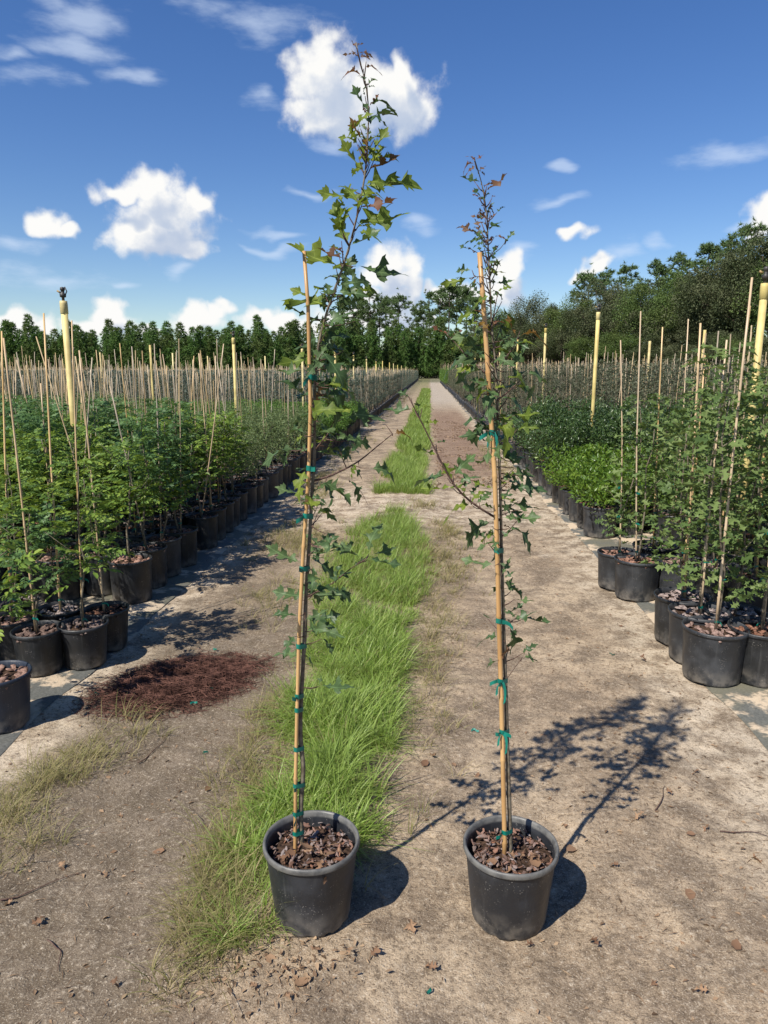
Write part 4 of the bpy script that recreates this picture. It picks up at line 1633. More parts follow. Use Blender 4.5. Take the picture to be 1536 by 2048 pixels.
# the strip beyond the crossing track, blades broader as they get smaller in view
r_ = np.random.default_rng(33)
yy = 9.15 * (60 / 9.15) ** (r_.random(4200) ** 1.15)
xx = np.interp(yy, [9.1, 12, 20, 60], [-.32, -.34, -.32, -.25]) + r_.uniform(-1, 1, 4200) * np.interp(yy, [9.1, 9.8, 12, 20, 60], [.36, .42, .36, .30, .30])
kp = fbm(xx * 2.2 + 3, yy * .8, 3) + .35 * (1 - np.abs(xx + .32) / .4) > .47
xx, yy = xx[kp], yy[kp]
for a_, b_, wf in ((9, 14, 2.2), (14, 24, 3.6), (24, 61, 8)):
    i = (yy >= a_) & (yy < b_)
    A.add(*tuft_field(np.stack([xx, yy], 1)[i], 10, (.10, .22), 34 + a_, (.0011 * wf, .0018 * wf), .05, (.25, 1.0), 3))
obj('grass_strip', A.build('grass_strip', 'grass'), label='strip of fresh green grass running down the middle of the path', cat='grass', kind='stuff')

A = Acc()
r_ = np.random.default_rng(44)


def patch(cx, cy, sx, sy, n, per, Hr, seed, wf=1.0, ang=0.0):
    r = np.random.default_rng(seed)
    p = r.normal(0, 1, (n, 2)) * [sx, sy]
    c, s = math.cos(ang), math.sin(ang)
    p = np.stack([cx + p[:, 0] * c - p[:, 1] * s, cy + p[:, 0] * s + p[:, 1] * c], 1)
    p = not_pot(p)
    p = p[(p[:, 0] > -1.9) & (p[:, 0] < 1.5)]
    A.add(*tuft_field(p, per, Hr, seed + 500, (.0009 * wf, .0016 * wf), .03, (.7, 1.35), 3))


for (px, py, sx, sy, n, wf) in [(50, 1600, .07, .16, 55, 1), (150, 1530, .08, .10, 60, 1), (30, 1690, .07, .08, 22, 1), (250, 1470, .08, .1, 20, 1), (590, 1080, .16, .4, 170, 1.3), (650, 985, .1, .5, 60, 1.6), (880, 1120, .14, .45, 190, 1.3),
                                (900, 1060, .10, .2, 50, 1.4), (700, 890, .22, 1.6, 220, 2.4), (740, 835, .2, 3.5, 240, 3.5), (640, 960, .12, .6, 90, 1.6), (1000, 935, .14, .7, 80, 1.8), (985, 900, .16, .7, 80, 2), (850, 1012, .1, .15, 40, 1.4),
                                (560, 1190, .14, .3, 70, 1.1), (500, 1600, .05, .2, 90, 1), (450, 1750, .05, .12, 80, 1), (410, 1880, .05, .08, 60, 1), (540, 1430, .05, .3, 80, 1),
                                (860, 1350, .08, .5, 100, 1), (870, 1230, .1, .4, 80, 1), (800, 800, .25, 5, 140, 5)]:
    c = ground_at(px, py)
    patch(c[0], c[1], sx, sy, n, 9, (.06, .15), int(px + py), wf)
A.add(*tuft_field(not_pot(sample_strip(480, 1.5, 7.95, 81, .08)), 8, (.08, .17), 82, lean=(.6, 1.3)))
obj('dry_grass', A.build('dry_grass', 'grass_dull'), label='sparse yellowed grass tufts along the edges of the green strip', cat='grass', kind='stuff')

# ------------------------------------------------------------------ loose things on the ground
def smooth_line(P, n=48):
    P = np.asarray(P, float)
    s = np.concatenate([[0], np.cumsum(np.linalg.norm(np.diff(P, axis=0), axis=1))])
    t = np.linspace(0, s[-1], n)
    Q = np.stack([np.interp(t, s, P[:, k]) for k in range(P.shape[1])], 1)
    for _ in range(2):
        Q[1:-1] = (Q[:-2] + 2 * Q[1:-1] + Q[2:]) / 4
    return Q


# heap of red-brown twigs
r_ = np.random.default_rng(61)
n = 7500
c = ground_at(365, 1362)
a = r_.uniform(0, 6.28, n)
q = np.sqrt(r_.random(n)) * r_.uniform(.55, 1.12, n)
u, v = np.cos(a) * q * .50, np.sin(a) * q * .34
ang = math.atan2(.55, .55)
x = c[0] + u * math.cos(ang) - v * math.sin(ang)
y = c[1] + u * math.sin(ang) + v * math.cos(ang)
z = gz(x, y) + .045 * np.maximum(0, 1 - q ** 2) * r_.random(n) + .003
L = r_.uniform(.04, .15, n)
d = rand_dirs(n, -.12, .16, r_)
sd = np.cross(d, [0, 0, 1.0])
cur = r_.normal(0, .22, n)[:, None]
P0 = np.stack([x, y, z], 1)
V = []
w = np.array([.0011])
for k in range(3):
    t = k / 2
    p = P0 + d * (L * (t - .5))[:, None] + sd * cur * (L * (t * (1 - t)))[:, None] * 1.4
    V += [p - sd * .0009, p + sd * .0009 + [0, 0, .0012]]
V = np.stack(V, 1)
F = np.array([(0, 1, 3), (0, 3, 2), (2, 3, 5), (2, 5, 4)])
FF = (F[None] + (np.arange(n) * 6)[:, None, None]).reshape(-1, 3)
obj('twig_heap', mesh('twig_heap', V.reshape(-1, 3), FF, 'redtwig'), label='low heap of dry red-brown twigs raked up left of the grass strip', cat='twig heap', kind='stuff')

# litter: bits of leaf, bark and straw all over the track
r_ = np.random.default_rng(62)
n = 9000
yy = 1.35 + 7.5 * r_.random(n) ** 1.7
xx = r_.uniform(-1.9, 1.6, n)
keep = fbm(xx * 1.8 + 5, yy * 1.8, 3) > r_.uniform(.30, .62, n)
xx, yy = xx[keep], yy[keep]
n = len(xx)
P = np.stack([xx, yy, gz(xx, yy) + .003], 1)
S = r_.uniform(.006, .022, n) * (1 + .06 * yy)
A = Acc()
i = np.arange(n) % 3 == 0
A.add(*scatter(D4V, D4F, P[i], frames(rand_dirs(i.sum(), -.2, .2, r_), ups(i.sum(), .35, r_)), np.stack([S[i], S[i] * .5, S[i]], 1)))
i = ~i
S2 = S[i] * 1.7
A.add(*scatter(D4V, D4F, P[i], frames(rand_dirs(i.sum(), -.1, .12, r_), ups(i.sum(), .35, r_)), np.stack([S2, S2 * .07, S2 * .3], 1)))
c = ground_at(565, 1950)
n = 300
P = np.stack([c[0] + r_.normal(0, .12, n), c[1] + r_.normal(0, .055, n), np.zeros(n)], 1)
P[:, 2] = gz(P[:, 0], P[:, 1]) + r_.uniform(.002, .012, n)
S = r_.uniform(.006, .024, n)
A.add(*scatter(L6V, L6F, P, frames(rand_dirs(n, -.35, .35, r_), ups(n, .55, r_)), np.stack([S, S * r_.uniform(.12, .6, n), S], 1)))
n = 3200
P = np.stack([r_.uniform(.12, 1.22, n), 9.8 + 13 * r_.random(n) ** 1.2, np.zeros(n)], 1)
P = P[fbm(P[:, 0] * 2, P[:, 1] * .7, 3) > .4]
n = len(P)
P[:, 2] = gz(P[:, 0], P[:, 1]) + .006
S = r_.uniform(.025, .06, n)
A.add(*scatter(D4V, D4F, P, frames(rand_dirs(n, -.2, .3, r_), ups(n, .4, r_)), np.stack([S, S * .5, S], 1)))
obj('ground_litter', A.build('ground_litter', 'litter'), label='fine litter of leaf bits and straw strewn over the sandy track', cat='litter', kind='stuff')

# dry leaves one can pick out
DRY = []
for k in range(6):
    v, f = oak_template(.9 + .1 * (k % 3), .3, 90 + k)
    v = bend(v, [.5, .3, .2, .6, .4, .3][k], [.5, .3, .4, .2, .6, .3][k], .5, 20 + k)
    v[:, 2] -= v[:, 2].min()
    DRY.append(mesh('dry_leaf', v, f, 'oak_dry'))
ELV, ELF = L6V.copy() * [1, .8, 1], L6F
for k in range(3):
    v = ELV.copy()
    v[:, 2] = .35 * np.abs(v[:, 1]) + .25 * (k + .3) * (v[:, 0] - .5) ** 2
    DRY.append(mesh('dry_leaf', v, ELF, 'oak_dry'))
spots = [(1290, 1640, 'right of the second pot'), (1150, 1690, None), (1420, 1660, None), (1390, 1670, None), (1330, 1580, None), (1400, 1545, None), (1240, 1740, None), (1380, 1780, None), (1470, 1905, None),
         (1500, 1720, None), (1340, 1290, None), (1280, 1320, None), (1180, 1385, None), (1240, 1250, None), (1110, 1190, None), (870, 1520, None), (905, 1525, None), (845, 1535, None), (1130, 1655, None),
         (560, 1960, None), (590, 1990, None), (530, 1930, None), (620, 1935, None), (500, 1985, None), (700, 1935, None), (740, 1930, None), (570, 2010, None), (480, 1900, None),
         (60, 1850, None), (190, 1745, None), (300, 1430, None), (230, 1625, None), (120, 1720, None), (30, 1800, None), (220, 1980, None), (330, 1700, None), (420, 1570, None), (250, 1440, None),
         (1090, 1460, None), (1200, 1480, None), (960, 1540, None), (1050, 1895, None), (880, 1950, None), (1200, 1900, None), (1300, 1960, None), (1420, 1990, None), (820, 1850, None)]
lrng = random.Random(31)
zone = lambda px, py: 1 if 430 < px < 760 and py > 1880 else 0 if px < 500 else 2
tally = [0, 0, 0]
for (px, py, _) in sorted(spots, key=lambda q: -q[1]):
    p = ground_at(px, py)
    s = lrng.uniform(.026, .05)
    k = zone(px, py)
    tally[k] += 1
    grp = ('dry leaves on the left track', 'dry leaves beside the first pot', 'dry leaves on the right track')[k]
    lb = ('curled brown leaf on the dark left track', 'brown dry leaf in the litter before the left pot', 'curled brown oak leaf on the right track')[k] + f', {nth(tally[k])} from picture bottom'
    o = obj('dry_leaf', lrng.choice(DRY), loc=(p[0], p[1], float(gz(p[0], p[1])) + .002), label=lb, cat='leaf', group=grp)
    o.rotation_euler = (lrng.uniform(-.25, .25), lrng.uniform(-.25, .25), lrng.uniform(0, 6.28))
    o.scale = (s, s, s)
# scraps of green tape
for i, (px, py, lb) in enumerate([(950, 1457, 'scrap of green tape lying on sand left of the second stake'), (858, 1992, 'scrap of green tape on the sand at the bottom of the picture'),
                                  (195, 1390, 'tangled green tape scrap at the left end of the twig heap'), (420, 1375, 'green tape scrap on the right side of the twig heap'),
                                  (430, 1297, 'green tape scrap just above the twig heap'), (388, 1412, 'green tape scrap on the near edge of the twig heap'),
                                  (410, 1508, 'short green tape scrap on the bare track below the twig heap'), (1224, 1310, 'dark green tape scrap far right on the sand')]):
    p = ground_at(px, py, .03 if 1380 > py > 1370 or 1390 == py else 0)
    s = np.linspace(0, 1, 9)
    P = np.stack([(s - .5) * .045, .012 * np.sin(s * 5 + i), .004 + .008 * np.abs(np.sin(s * 4 + i * 2))], 1)
    V, F = band(P, .01)
    V[:, 1] += np.where(np.arange(len(V)) < 9, -.005, .005)
    V[:, 2] = np.maximum(V[:, 2], .001)
    o = obj('tape_scrap', mesh('tape_scrap', V, F, 'tape'), loc=(p[0], p[1], float(gz(p[0], p[1])) + (.035 if i in (2, 3, 5) else .004)), label=lb, cat='tape')
    o.rotation_euler = (0, 0, i * 1.3)
    o.scale = (.75, .5, .8) if i != 1 else (.5, .4, .8)
# a few bare twigs
for i, (px, py, qx, qy, lb) in enumerate([(0, 1800, 170, 1735, 'bare dark twig lying on the left track by the picture edge'), (95, 1880, 115, 1940, 'thin bent twig on the left track near the bottom corner'),
                                          (1310, 1620, 1330, 1570, 'thin curved twig on the sand right of the second pot'), (1440, 1665, 1535, 1672, 'long thin straw on the sand at the right edge'),
                                          (275, 1520, 345, 1455, 'forked dark twig below the twig heap')]):
    p, q = ground_at(px, py), ground_at(qx, qy)
    m = (p + q) / 2 + np.array([.02, .02, 0])
    P = smooth_line(np.array([p, (p * 2 + m) / 3 + [.006, -.004, 0], m, (q + m) / 2 + [-.008, .006, 0], q]), 12)
    P[:, 2] = gz(P[:, 0], P[:, 1]) + .006
    A = Acc()
    A.add(*tube(P - p, np.linspace(.0026, .0009, 12), 5))
    obj('fallen_twig', A.build('fallen_twig', 'twig', True), loc=p, label=lb, cat='twig')

# ------------------------------------------------------------------ the two potted oaks in front
LEAFM = {}
for col in ('oak', 'oak_olive', 'oak_dark', 'oak_red', 'oak_amber', 'oak_dry'):
    LEAFM[col] = [mesh('oak_leaf', v, f, col, True) for v, f in OAK]
LC = {'g': 'oak', 'o': 'oak_olive', 'd': 'oak_dark', 'r': 'oak_red', 'a': 'oak_amber', 'b': 'oak_dry'}
hr = random.Random(4)
CAMP = np.array([0, 0, CAM_H])


def hero(pot_px, Y0, trunk_px, trunk_r, stake_px, stake_r, branches, leaves, ties, label, potmat, seed, extra):
    cen = ground_at(pot_px[0], pot_px[1], .24)
    z0 = float(gz(cen[0], cen[1])) - .002
    base = np.array([cen[0], cen[1], z0])
    e = obj('potted_oak', None, loc=base, label=label, cat='potted tree')
    # pot and potting mix
    obj('pot', pot_mesh(.108, .1395, .243, 72, potmat, True, .007), e)
    q = np.random.default_rng(seed)
    so = obj('potting_soil', soil_mesh(.126, .198, seed, 0), e)
    n = 260
    CM = [mesh('bark_chip', v, f, 'chip') for v, f in CHIP]
    for k in range(n):
        rr, a = .118 * math.sqrt(q.random()), q.uniform(0, 6.28)
        s = q.uniform(.0032, .0082)
        o = obj('bark_chip', CM[k % 5], so)
        o.location = (rr * math.cos(a), rr * math.sin(a), .204 + q.uniform(0, .014))
        o.rotation_euler = (q.normal(0, .5), q.normal(0, .5), q.uniform(0, 6.28))
        o.scale = (s * q.uniform(1.2, 2.6), s * q.uniform(.6, 1.0), s * q.uniform(.3, .6))
    for k in range(9):
        rr, a = .10 * math.sqrt(q.random()), q.uniform(3.3, 6.1)
        o = obj('dry_leaf', DRY[k % 9], so)
        s = q.uniform(.025, .05)
        o.location = (rr * math.cos(a), rr * math.sin(a), .217)
        o.rotation_euler = (q.normal(0, .3), q.normal(0, .3), q.uniform(0, 6.28))
        o.scale = (s, s, s)
    for k in range(7):
        A = Acc()
        rr, a, l = .09 * math.sqrt(q.random()), q.uniform(0, 6.28), q.uniform(.03, .06)
        A.add(*tube([(0, 0, 0), (l * .5, .003, .004), (l, 0, q.uniform(-.002, .02))], [.0012, .001, .0006], 4))
        o = obj('straw', A.build('straw', 'oak_dry'), so)
        o.location = (rr * math.cos(a), rr * math.sin(a), .215)
        o.rotation_euler = (0, 0, q.uniform(0, 6.28))
    loc = lambda px, py, dy=0.0: at(px, py, Y0 + dy) - base
    # trunk, stake
    TP_ = np.array([loc(px, py, .010) for px, py in trunk_px])
    TPx = np.array(trunk_px, float)
    T = smooth_line(np.concatenate([TP_, TP_[-1:] - [0, 0, .06]]), 70)[::-1]
    A = Acc()
    tt = np.linspace(0, 1, len(T))
    rad = trunk_r * (1 - .85 * tt ** 1.15) * (1 + .08 * np.sin(tt * 60) * (np.sin(tt * 23) > .3))
    A.add(*tube(T, rad, 9))
    obj('trunk', A.build('trunk', 'bark', True), e)
    SP = np.array([loc(px, py, -.004) for px, py in stake_px])
    S = smooth_line(np.concatenate([SP, SP[-1:] - [0, 0, .06]]), 40)[::-1]
    A = Acc()
    A.add(*cane_geo(S, stake_r, stake_r * .86, 12, True, seed))
    obj('stake', A.build('stake', 'bamboo_hero', True), e)

    def on(C, z):
        i = np.argsort(C[:, 2])
        return np.array([np.interp(z, C[i, 2], C[i, 0]), np.interp(z, C[i, 2], C[i, 1]), z])
    for k, (px, py, tails) in enumerate(ties):
        z = loc(px, py)[2]
        tz = np.interp(z, T[:, 2], rad)
        tie_geo(on(S, z), stake_r, on(T, z), tz, .0135, 1, seed + k)
        A = tie_geo(on(S, z), stake_r, on(T, z), tz, .0135, tails, seed * 10 + k)
        if tails == 2:      # long hanging ends
            c0 = on(S, z)
            for sg in (-1, 1):
                s = np.linspace(0, 1, 8)
                P = c0 + np.stack([sg * (.003 + .009 * np.sin(s * (2.0 + .3 * sg))), -.010 - .008 * s, .004 * np.sin(s * 3.1) - (.045 + .012 * sg) * s ** 1.3], 1)
                V, F = band(P, .008)
                V[:, 0] += np.where(np.arange(len(V)) < 8, -.003, .003)
                A.add(V, F)
        obj('tie', A.build('tie', 'tape', True), e)
    # branches given as pixel lines
    BR = []
    for (pts, r0, dyend) in branches:
        n = len(pts)
        P = np.array([loc(px, py, .010 + dyend * i / (n - 1)) for i, (px, py) in enumerate(pts)])
        P = smooth_line(P, 14)
        A = Acc()
        A.add(*tube(P, np.linspace(r0, r0 * .35, len(P)), 6))
        obj('branch', A.build('branch', 'twig', True), e)
        for p_ in P:
            BR.append(p_)
    BR = np.array(BR) if BR else np.zeros((0, 3))
    order = np.argsort(T[:, 2])

    def add_leaf(b, t, w, col, sgn=None):
        d_ = t - b
        L = np.linalg.norm(d_)
        xax = d_ / L
        view = CAMP - (base + (b + t) / 2)
        view /= np.linalg.norm(view)
        vp = view - xax * (view @ xax)
        vp /= np.linalg.norm(vp) + 1e-9
        sd = np.cross(xax, vp)
        th = math.acos(max(.05, min(1.0, w)))
        c1 = math.cos(th) * vp + math.sin(th) * sd
        c2 = math.cos(th) * vp - math.sin(th) * sd
        nrm = c1 if c1[2] > c2[2] else c2
        if nrm[2] < 0:
            nrm = -nrm
        yax = np.cross(nrm, xax)
        mt = Matrix(((xax[0], yax[0], nrm[0], b[0]), (xax[1], yax[1], nrm[1], b[1]), (xax[2], yax[2], nrm[2], b[2]), (0, 0, 0, 1)))
        k = hr.randrange(9)
        wy = hr.uniform(.72, 1.0) * L * (.62 if col in 'ra' else 1.0)
        o = obj('leaf', LEAFM[LC[col]][k], e, mtx=mt @ Matrix.Diagonal((L, wy, L, 1)))
        return o
    for lf in leaves:
        bx, by, tx, ty, w, col = lf
        dy0 = hr.uniform(-.05, .07)
        L2 = math.hypot(tx - bx, ty - by)
        dy1 = dy0 + hr.uniform(-.35, .45) * max(L2, 25) / FPX * Y0
        b = loc(bx, by, dy0)
        fx = 1.32 if L2 < 60 else 1.14
        t = loc(bx + (tx - bx) * fx, by + (ty - by) * fx, dy1)
        add_leaf(b, t, w, col)
        # short petiole or twig back to the nearest wood
        W_ = np.concatenate([T, BR])
        dd = np.linalg.norm((W_ - b) * [1, .6, 1] + [0, 0, 0], axis=1) + np.where(W_[:, 2] > b[2] + .01, .05, 0)
        j = W_[np.argmin(dd)]
        if np.linalg.norm(j - b) > .012:
            A = Acc()
            A.add(*tube([j, (j + b) / 2 + [0, 0, -.004], b], [.0016, .0013, .0008], 5))
            obj('twig', A.build('twig', 'twig', True), e)
    # leaves on the far and near side of the stem
    for (z0_, z1_, n, sp, L0, L1, cols) in extra:
        for k in range(n):
            z = hr.uniform(z0_, z1_)
            p = on(T, z)
            a = hr.uniform(.3, 2.84) if hr.random() < .72 else hr.uniform(3.5, 5.9)
            d_ = np.array([math.cos(a) * .8, math.sin(a), hr.uniform(-.2, .7) if z1_ < 1.8 else hr.uniform(.5, 1.6)])
            rr = hr.uniform(.02, sp)
            b = p + d_ * rr
            L = hr.uniform(L0, L1)
            dv = d_ + np.array([hr.gauss(0, .5), hr.gauss(0, .4), hr.gauss(-.1, .3)])
            if z1_ > 1.8:
                dv[0] *= .6
                L *= 1 - .45 * (z - z0_) / (z1_ - z0_)
            t = b + dv / np.linalg.norm(dv) * L
            A = Acc()
            A.add(*tube([p, (p + b) / 2 + [0, 0, -.003], b], [.0018, .0014, .0008], 5))
            obj('twig', A.build('twig', 'twig', True), e)
            add_leaf(b, t, hr.uniform(.25, .95), hr.choice(cols))
    return e


TR1 = [(712, 86), (717, 112), (725, 143), (733, 164), (737, 195), (738, 229), (737, 258), (735, 294), (732, 341), (724, 391), (716, 419), (708, 464), (698, 492), (688, 532), (680, 550), (668, 580), (657, 614), (650, 632),
       (640, 671), (632, 720), (629, 762), (629, 842), (630, 907), (628, 939), (623, 993), (622, 1032), (618, 1095), (615, 1137), (611, 1205), (610, 1266), (607, 1315), (604, 1364), (602, 1398), (600, 1440), (601, 1489), (603, 1509),
       (609, 1527), (608, 1547), (602, 1578), (602, 1654), (604, 1705)]
ST1 = [(608, 502), (614, 575), (619, 660), (621, 755), (621, 842), (619, 933), (611, 1034), (607, 1095), (604, 1144), (599, 1230), (597, 1315), (595, 1398), (594, 1425), (592, 1501), (591, 1578), (590, 1654), (590, 1715)]
LV1 = [(715, 105, 692, 106, .5, 'r'), (716, 108, 737, 96, .5, 'r'), (714, 98, 706, 83, .5, 'r'), (714, 96, 719, 82, .5, 'r'), (718, 112, 735, 110, .4, 'r'), (725, 152, 695, 127, .55, 'r'), (727, 138, 752, 119, .35, 'r'),
       (731, 162, 726, 145, .5, 'd'), (734, 166, 748, 155, .3, 'd'), (735, 174, 746, 169, .4, 'd'), (738, 227, 711, 172, .65, 'd'), (738, 212, 773, 180, .35, 'd'), (739, 214, 752, 192, .4, 'r'), (738, 232, 770, 233, .22, 'd'), (738, 255, 748, 205, .4, 'd'),
       (736, 300, 707, 237, .55, 'a'), (735, 320, 769, 256, .75, 'o'), (729, 350, 690, 281, .7, 'o'), (735, 322, 790, 295, .4, 'o'), (725, 372, 823, 342, .65, 'o'), (722, 374, 772, 350, .55, 'o'), (715, 412, 699, 343, .85, 'o'),
       (715, 396, 642, 378, .6, 'o'), (718, 392, 750, 368, .5, 'o'), (734, 345, 782, 312, .15, 'r'), (717, 420, 784, 391, .12, 'r'), (710, 462, 773, 404, .55, 'o'), (718, 450, 808, 420, .6, 'o'), (697, 494, 674, 408, .9, 'o'), (710, 464, 752, 462, .5, 'o'),
       (700, 495, 752, 457, .35, 'd'), (683, 540, 587, 485, .75, 'o'), (690, 522, 648, 497, .5, 'r'), (690, 514, 676, 486, .4, 'r'), (706, 532, 808, 541, .5, 'g'), (680, 572, 708, 512, 1, 'g'), (675, 574, 725, 548, .9, 'g'),
       (681, 572, 666, 535, .8, 'd'), (672, 586, 748, 561, .65, 'o'), (660, 608, 658, 570, .95, 'g'), (668, 592, 706, 590, .65, 'g'), (652, 620, 586, 543, .7, 'o'), (645, 602, 588, 574, .6, 'o'), (640, 585, 655, 600, .5, 'g'), (616, 632, 582, 611, .6, 'g'),
       (671, 646, 681, 598, .7, 'd'), (655, 640, 626, 642, .6, 'o'), (650, 640, 638, 676, .5, 'o'), (658, 638, 676, 664, .75, 'd'), (642, 690, 674, 658, .8, 'd'), (636, 702, 668, 690, .7, 'd'), (628, 702, 604, 681, .7, 'g'), (622, 737, 647, 694, .75, 'g'),
       (630, 722, 662, 726, .5, 'd'), (638, 718, 657, 748, .4, 'd'), (680, 726, 707, 739, .6, 'g'), (616, 793, 571, 747, .35, 'd'), (632, 772, 674, 744, .5, 'd'), (641, 765, 642, 802, .8, 'b'), (670, 777, 695, 754, .65, 'g'), (660, 776, 692, 770, .4, 'd'),
       (671, 834, 668, 790, .8, 'o'), (670, 832, 640, 806, .45, 'o'), (673, 832, 701, 808, .4, 'o'), (685, 838, 755, 815, .65, 'g'), (638, 832, 598, 811, .5, 'd'), (622, 850, 658, 844, .35, 'd'), (612, 864, 570, 848, .75, 'd'), (608, 872, 586, 874, .5, 'o'),
       (668, 884, 692, 862, .65, 'g'), (682, 878, 729, 871, .8, 'g'), (698, 882, 716, 902, .6, 'd'), (660, 880, 622, 878, .4, 'o'), (655, 862, 678, 892, .6, 'o'), (670, 890, 708, 906, .6, 'd'), (594, 897, 526, 899, .5, 'g'), (580, 900, 560, 926, .7, 'g'),
       (626, 902, 596, 896, .6, 'g'), (632, 906, 692, 904, .35, 'g'), (680, 900, 702, 917, .5, 'd'), (785, 868, 816, 857, .5, 'a'), (716, 928, 694, 942, .6, 'o'), (738, 936, 799, 933, .75, 'g'), (698, 960, 729, 984, .75, 'd'), (640, 960, 687, 990, .7, 'd'),
       (650, 964, 698, 984, .55, 'g'), (702, 936, 726, 946, .4, 'd'), (616, 992, 566, 974, .65, 'g'), (615, 1002, 594, 990, .5, 'd'), (622, 987, 642, 971, .65, 'g'), (620, 996, 642, 990, .6, 'd'), (618, 1012, 642, 1004, .8, 'g'), (615, 1012, 604, 1000, .5, 'd'),
       (640, 1097, 624, 1067, .8, 'g'), (641, 1097, 652, 1062, .85, 'g'), (643, 1094, 664, 1073, .8, 'd'), (640, 1096, 682, 1085, .75, 'g'), (612, 1104, 647, 1103, .6, 'g'), (602, 1128, 540, 1092, .9, 'g'), (616, 1116, 678, 1124, .65, 'd'), (618, 1110, 644, 1113, .5, 'd'),
       (738, 1108, 741, 1054, .9, 'g'), (738, 1112, 789, 1091, .5, 'g'), (735, 1119, 796, 1124, .65, 'd'), (724, 1114, 678, 1086, .5, 'g'), (729, 1116, 712, 1126, .5, 'g'), (668, 1168, 671, 1136, .65, 'd'), (672, 1162, 692, 1138, .5, 'd'),
       (614, 1195, 550, 1180, .9, 'g'), (601, 1196, 614, 1158, .85, 'g'), (620, 1186, 642, 1163, .5, 'd'), (625, 1190, 692, 1184, .9, 'g'), (660, 1180, 704, 1180, .8, 'd'), (615, 1200, 634, 1196, .6, 'o'), (600, 1232, 556, 1219, .65, 'd'), (608, 1242, 644, 1222, .85, 'g'),
       (612, 1242, 671, 1227, .9, 'd'), (610, 1262, 654, 1244, .75, 'd'), (600, 1316, 566, 1289, .65, 'g'), (602, 1311, 631, 1313, .35, 'g'), (636, 1374, 641, 1353, .5, 'g'), (638, 1372, 702, 1370, .65, 'd')]
BR1 = [([(626, 962), (648, 957), (680, 943), (716, 925), (755, 892), (785, 868)], .0034, .05), ([(785, 868), (778, 858), (771, 849)], .0015, .0), ([(630, 900), (655, 870), (672, 835)], .0026, -.04), ([(613, 1195), (640, 1180), (668, 1166), (690, 1145), (712, 1130), (735, 1116)], .0026, -.06),
       ([(614, 908), (606, 896), (600, 903)], .0015, -.03), ([(650, 650), (668, 652), (690, 648), (712, 642)], .0018, .03), ([(604, 1375), (622, 1376), (640, 1372)], .0014, -.04), ([(690, 530), (700, 533), (712, 532)], .0018, 0.0), ([(700, 962), (722, 982), (736, 1010)], .001, .03)]
TI1 = [(621, 756, 1), (619, 938, 1), (611, 1033, 1), (604, 1138, 1), (598, 1293, 0), (595, 1393, 1), (594, 1420, 0), (592, 1498, 0), (591, 1571, 1), (590, 1627, 1), (590, 1666, 0)]
hero((623, 1692), POT1[1], TR1, .0074, ST1, .0054, BR1, LV1, TI1, 'taller potted oak tied to a bamboo stake in black pot at the grass edge', 'pot_hero', 3,
     [(.75, 1.15, 8, .08, .05, .09, 'gdg'), (1.15, 1.6, 18, .09, .05, .09, 'gdo'), (1.5, 1.78, 26, .06, .06, .10, 'ddgo'), (1.78, 2.14, 26, .04, .06, .10, 'ooo'), (2.05, 2.3, 8, .02, .025, .045, 'dr')])

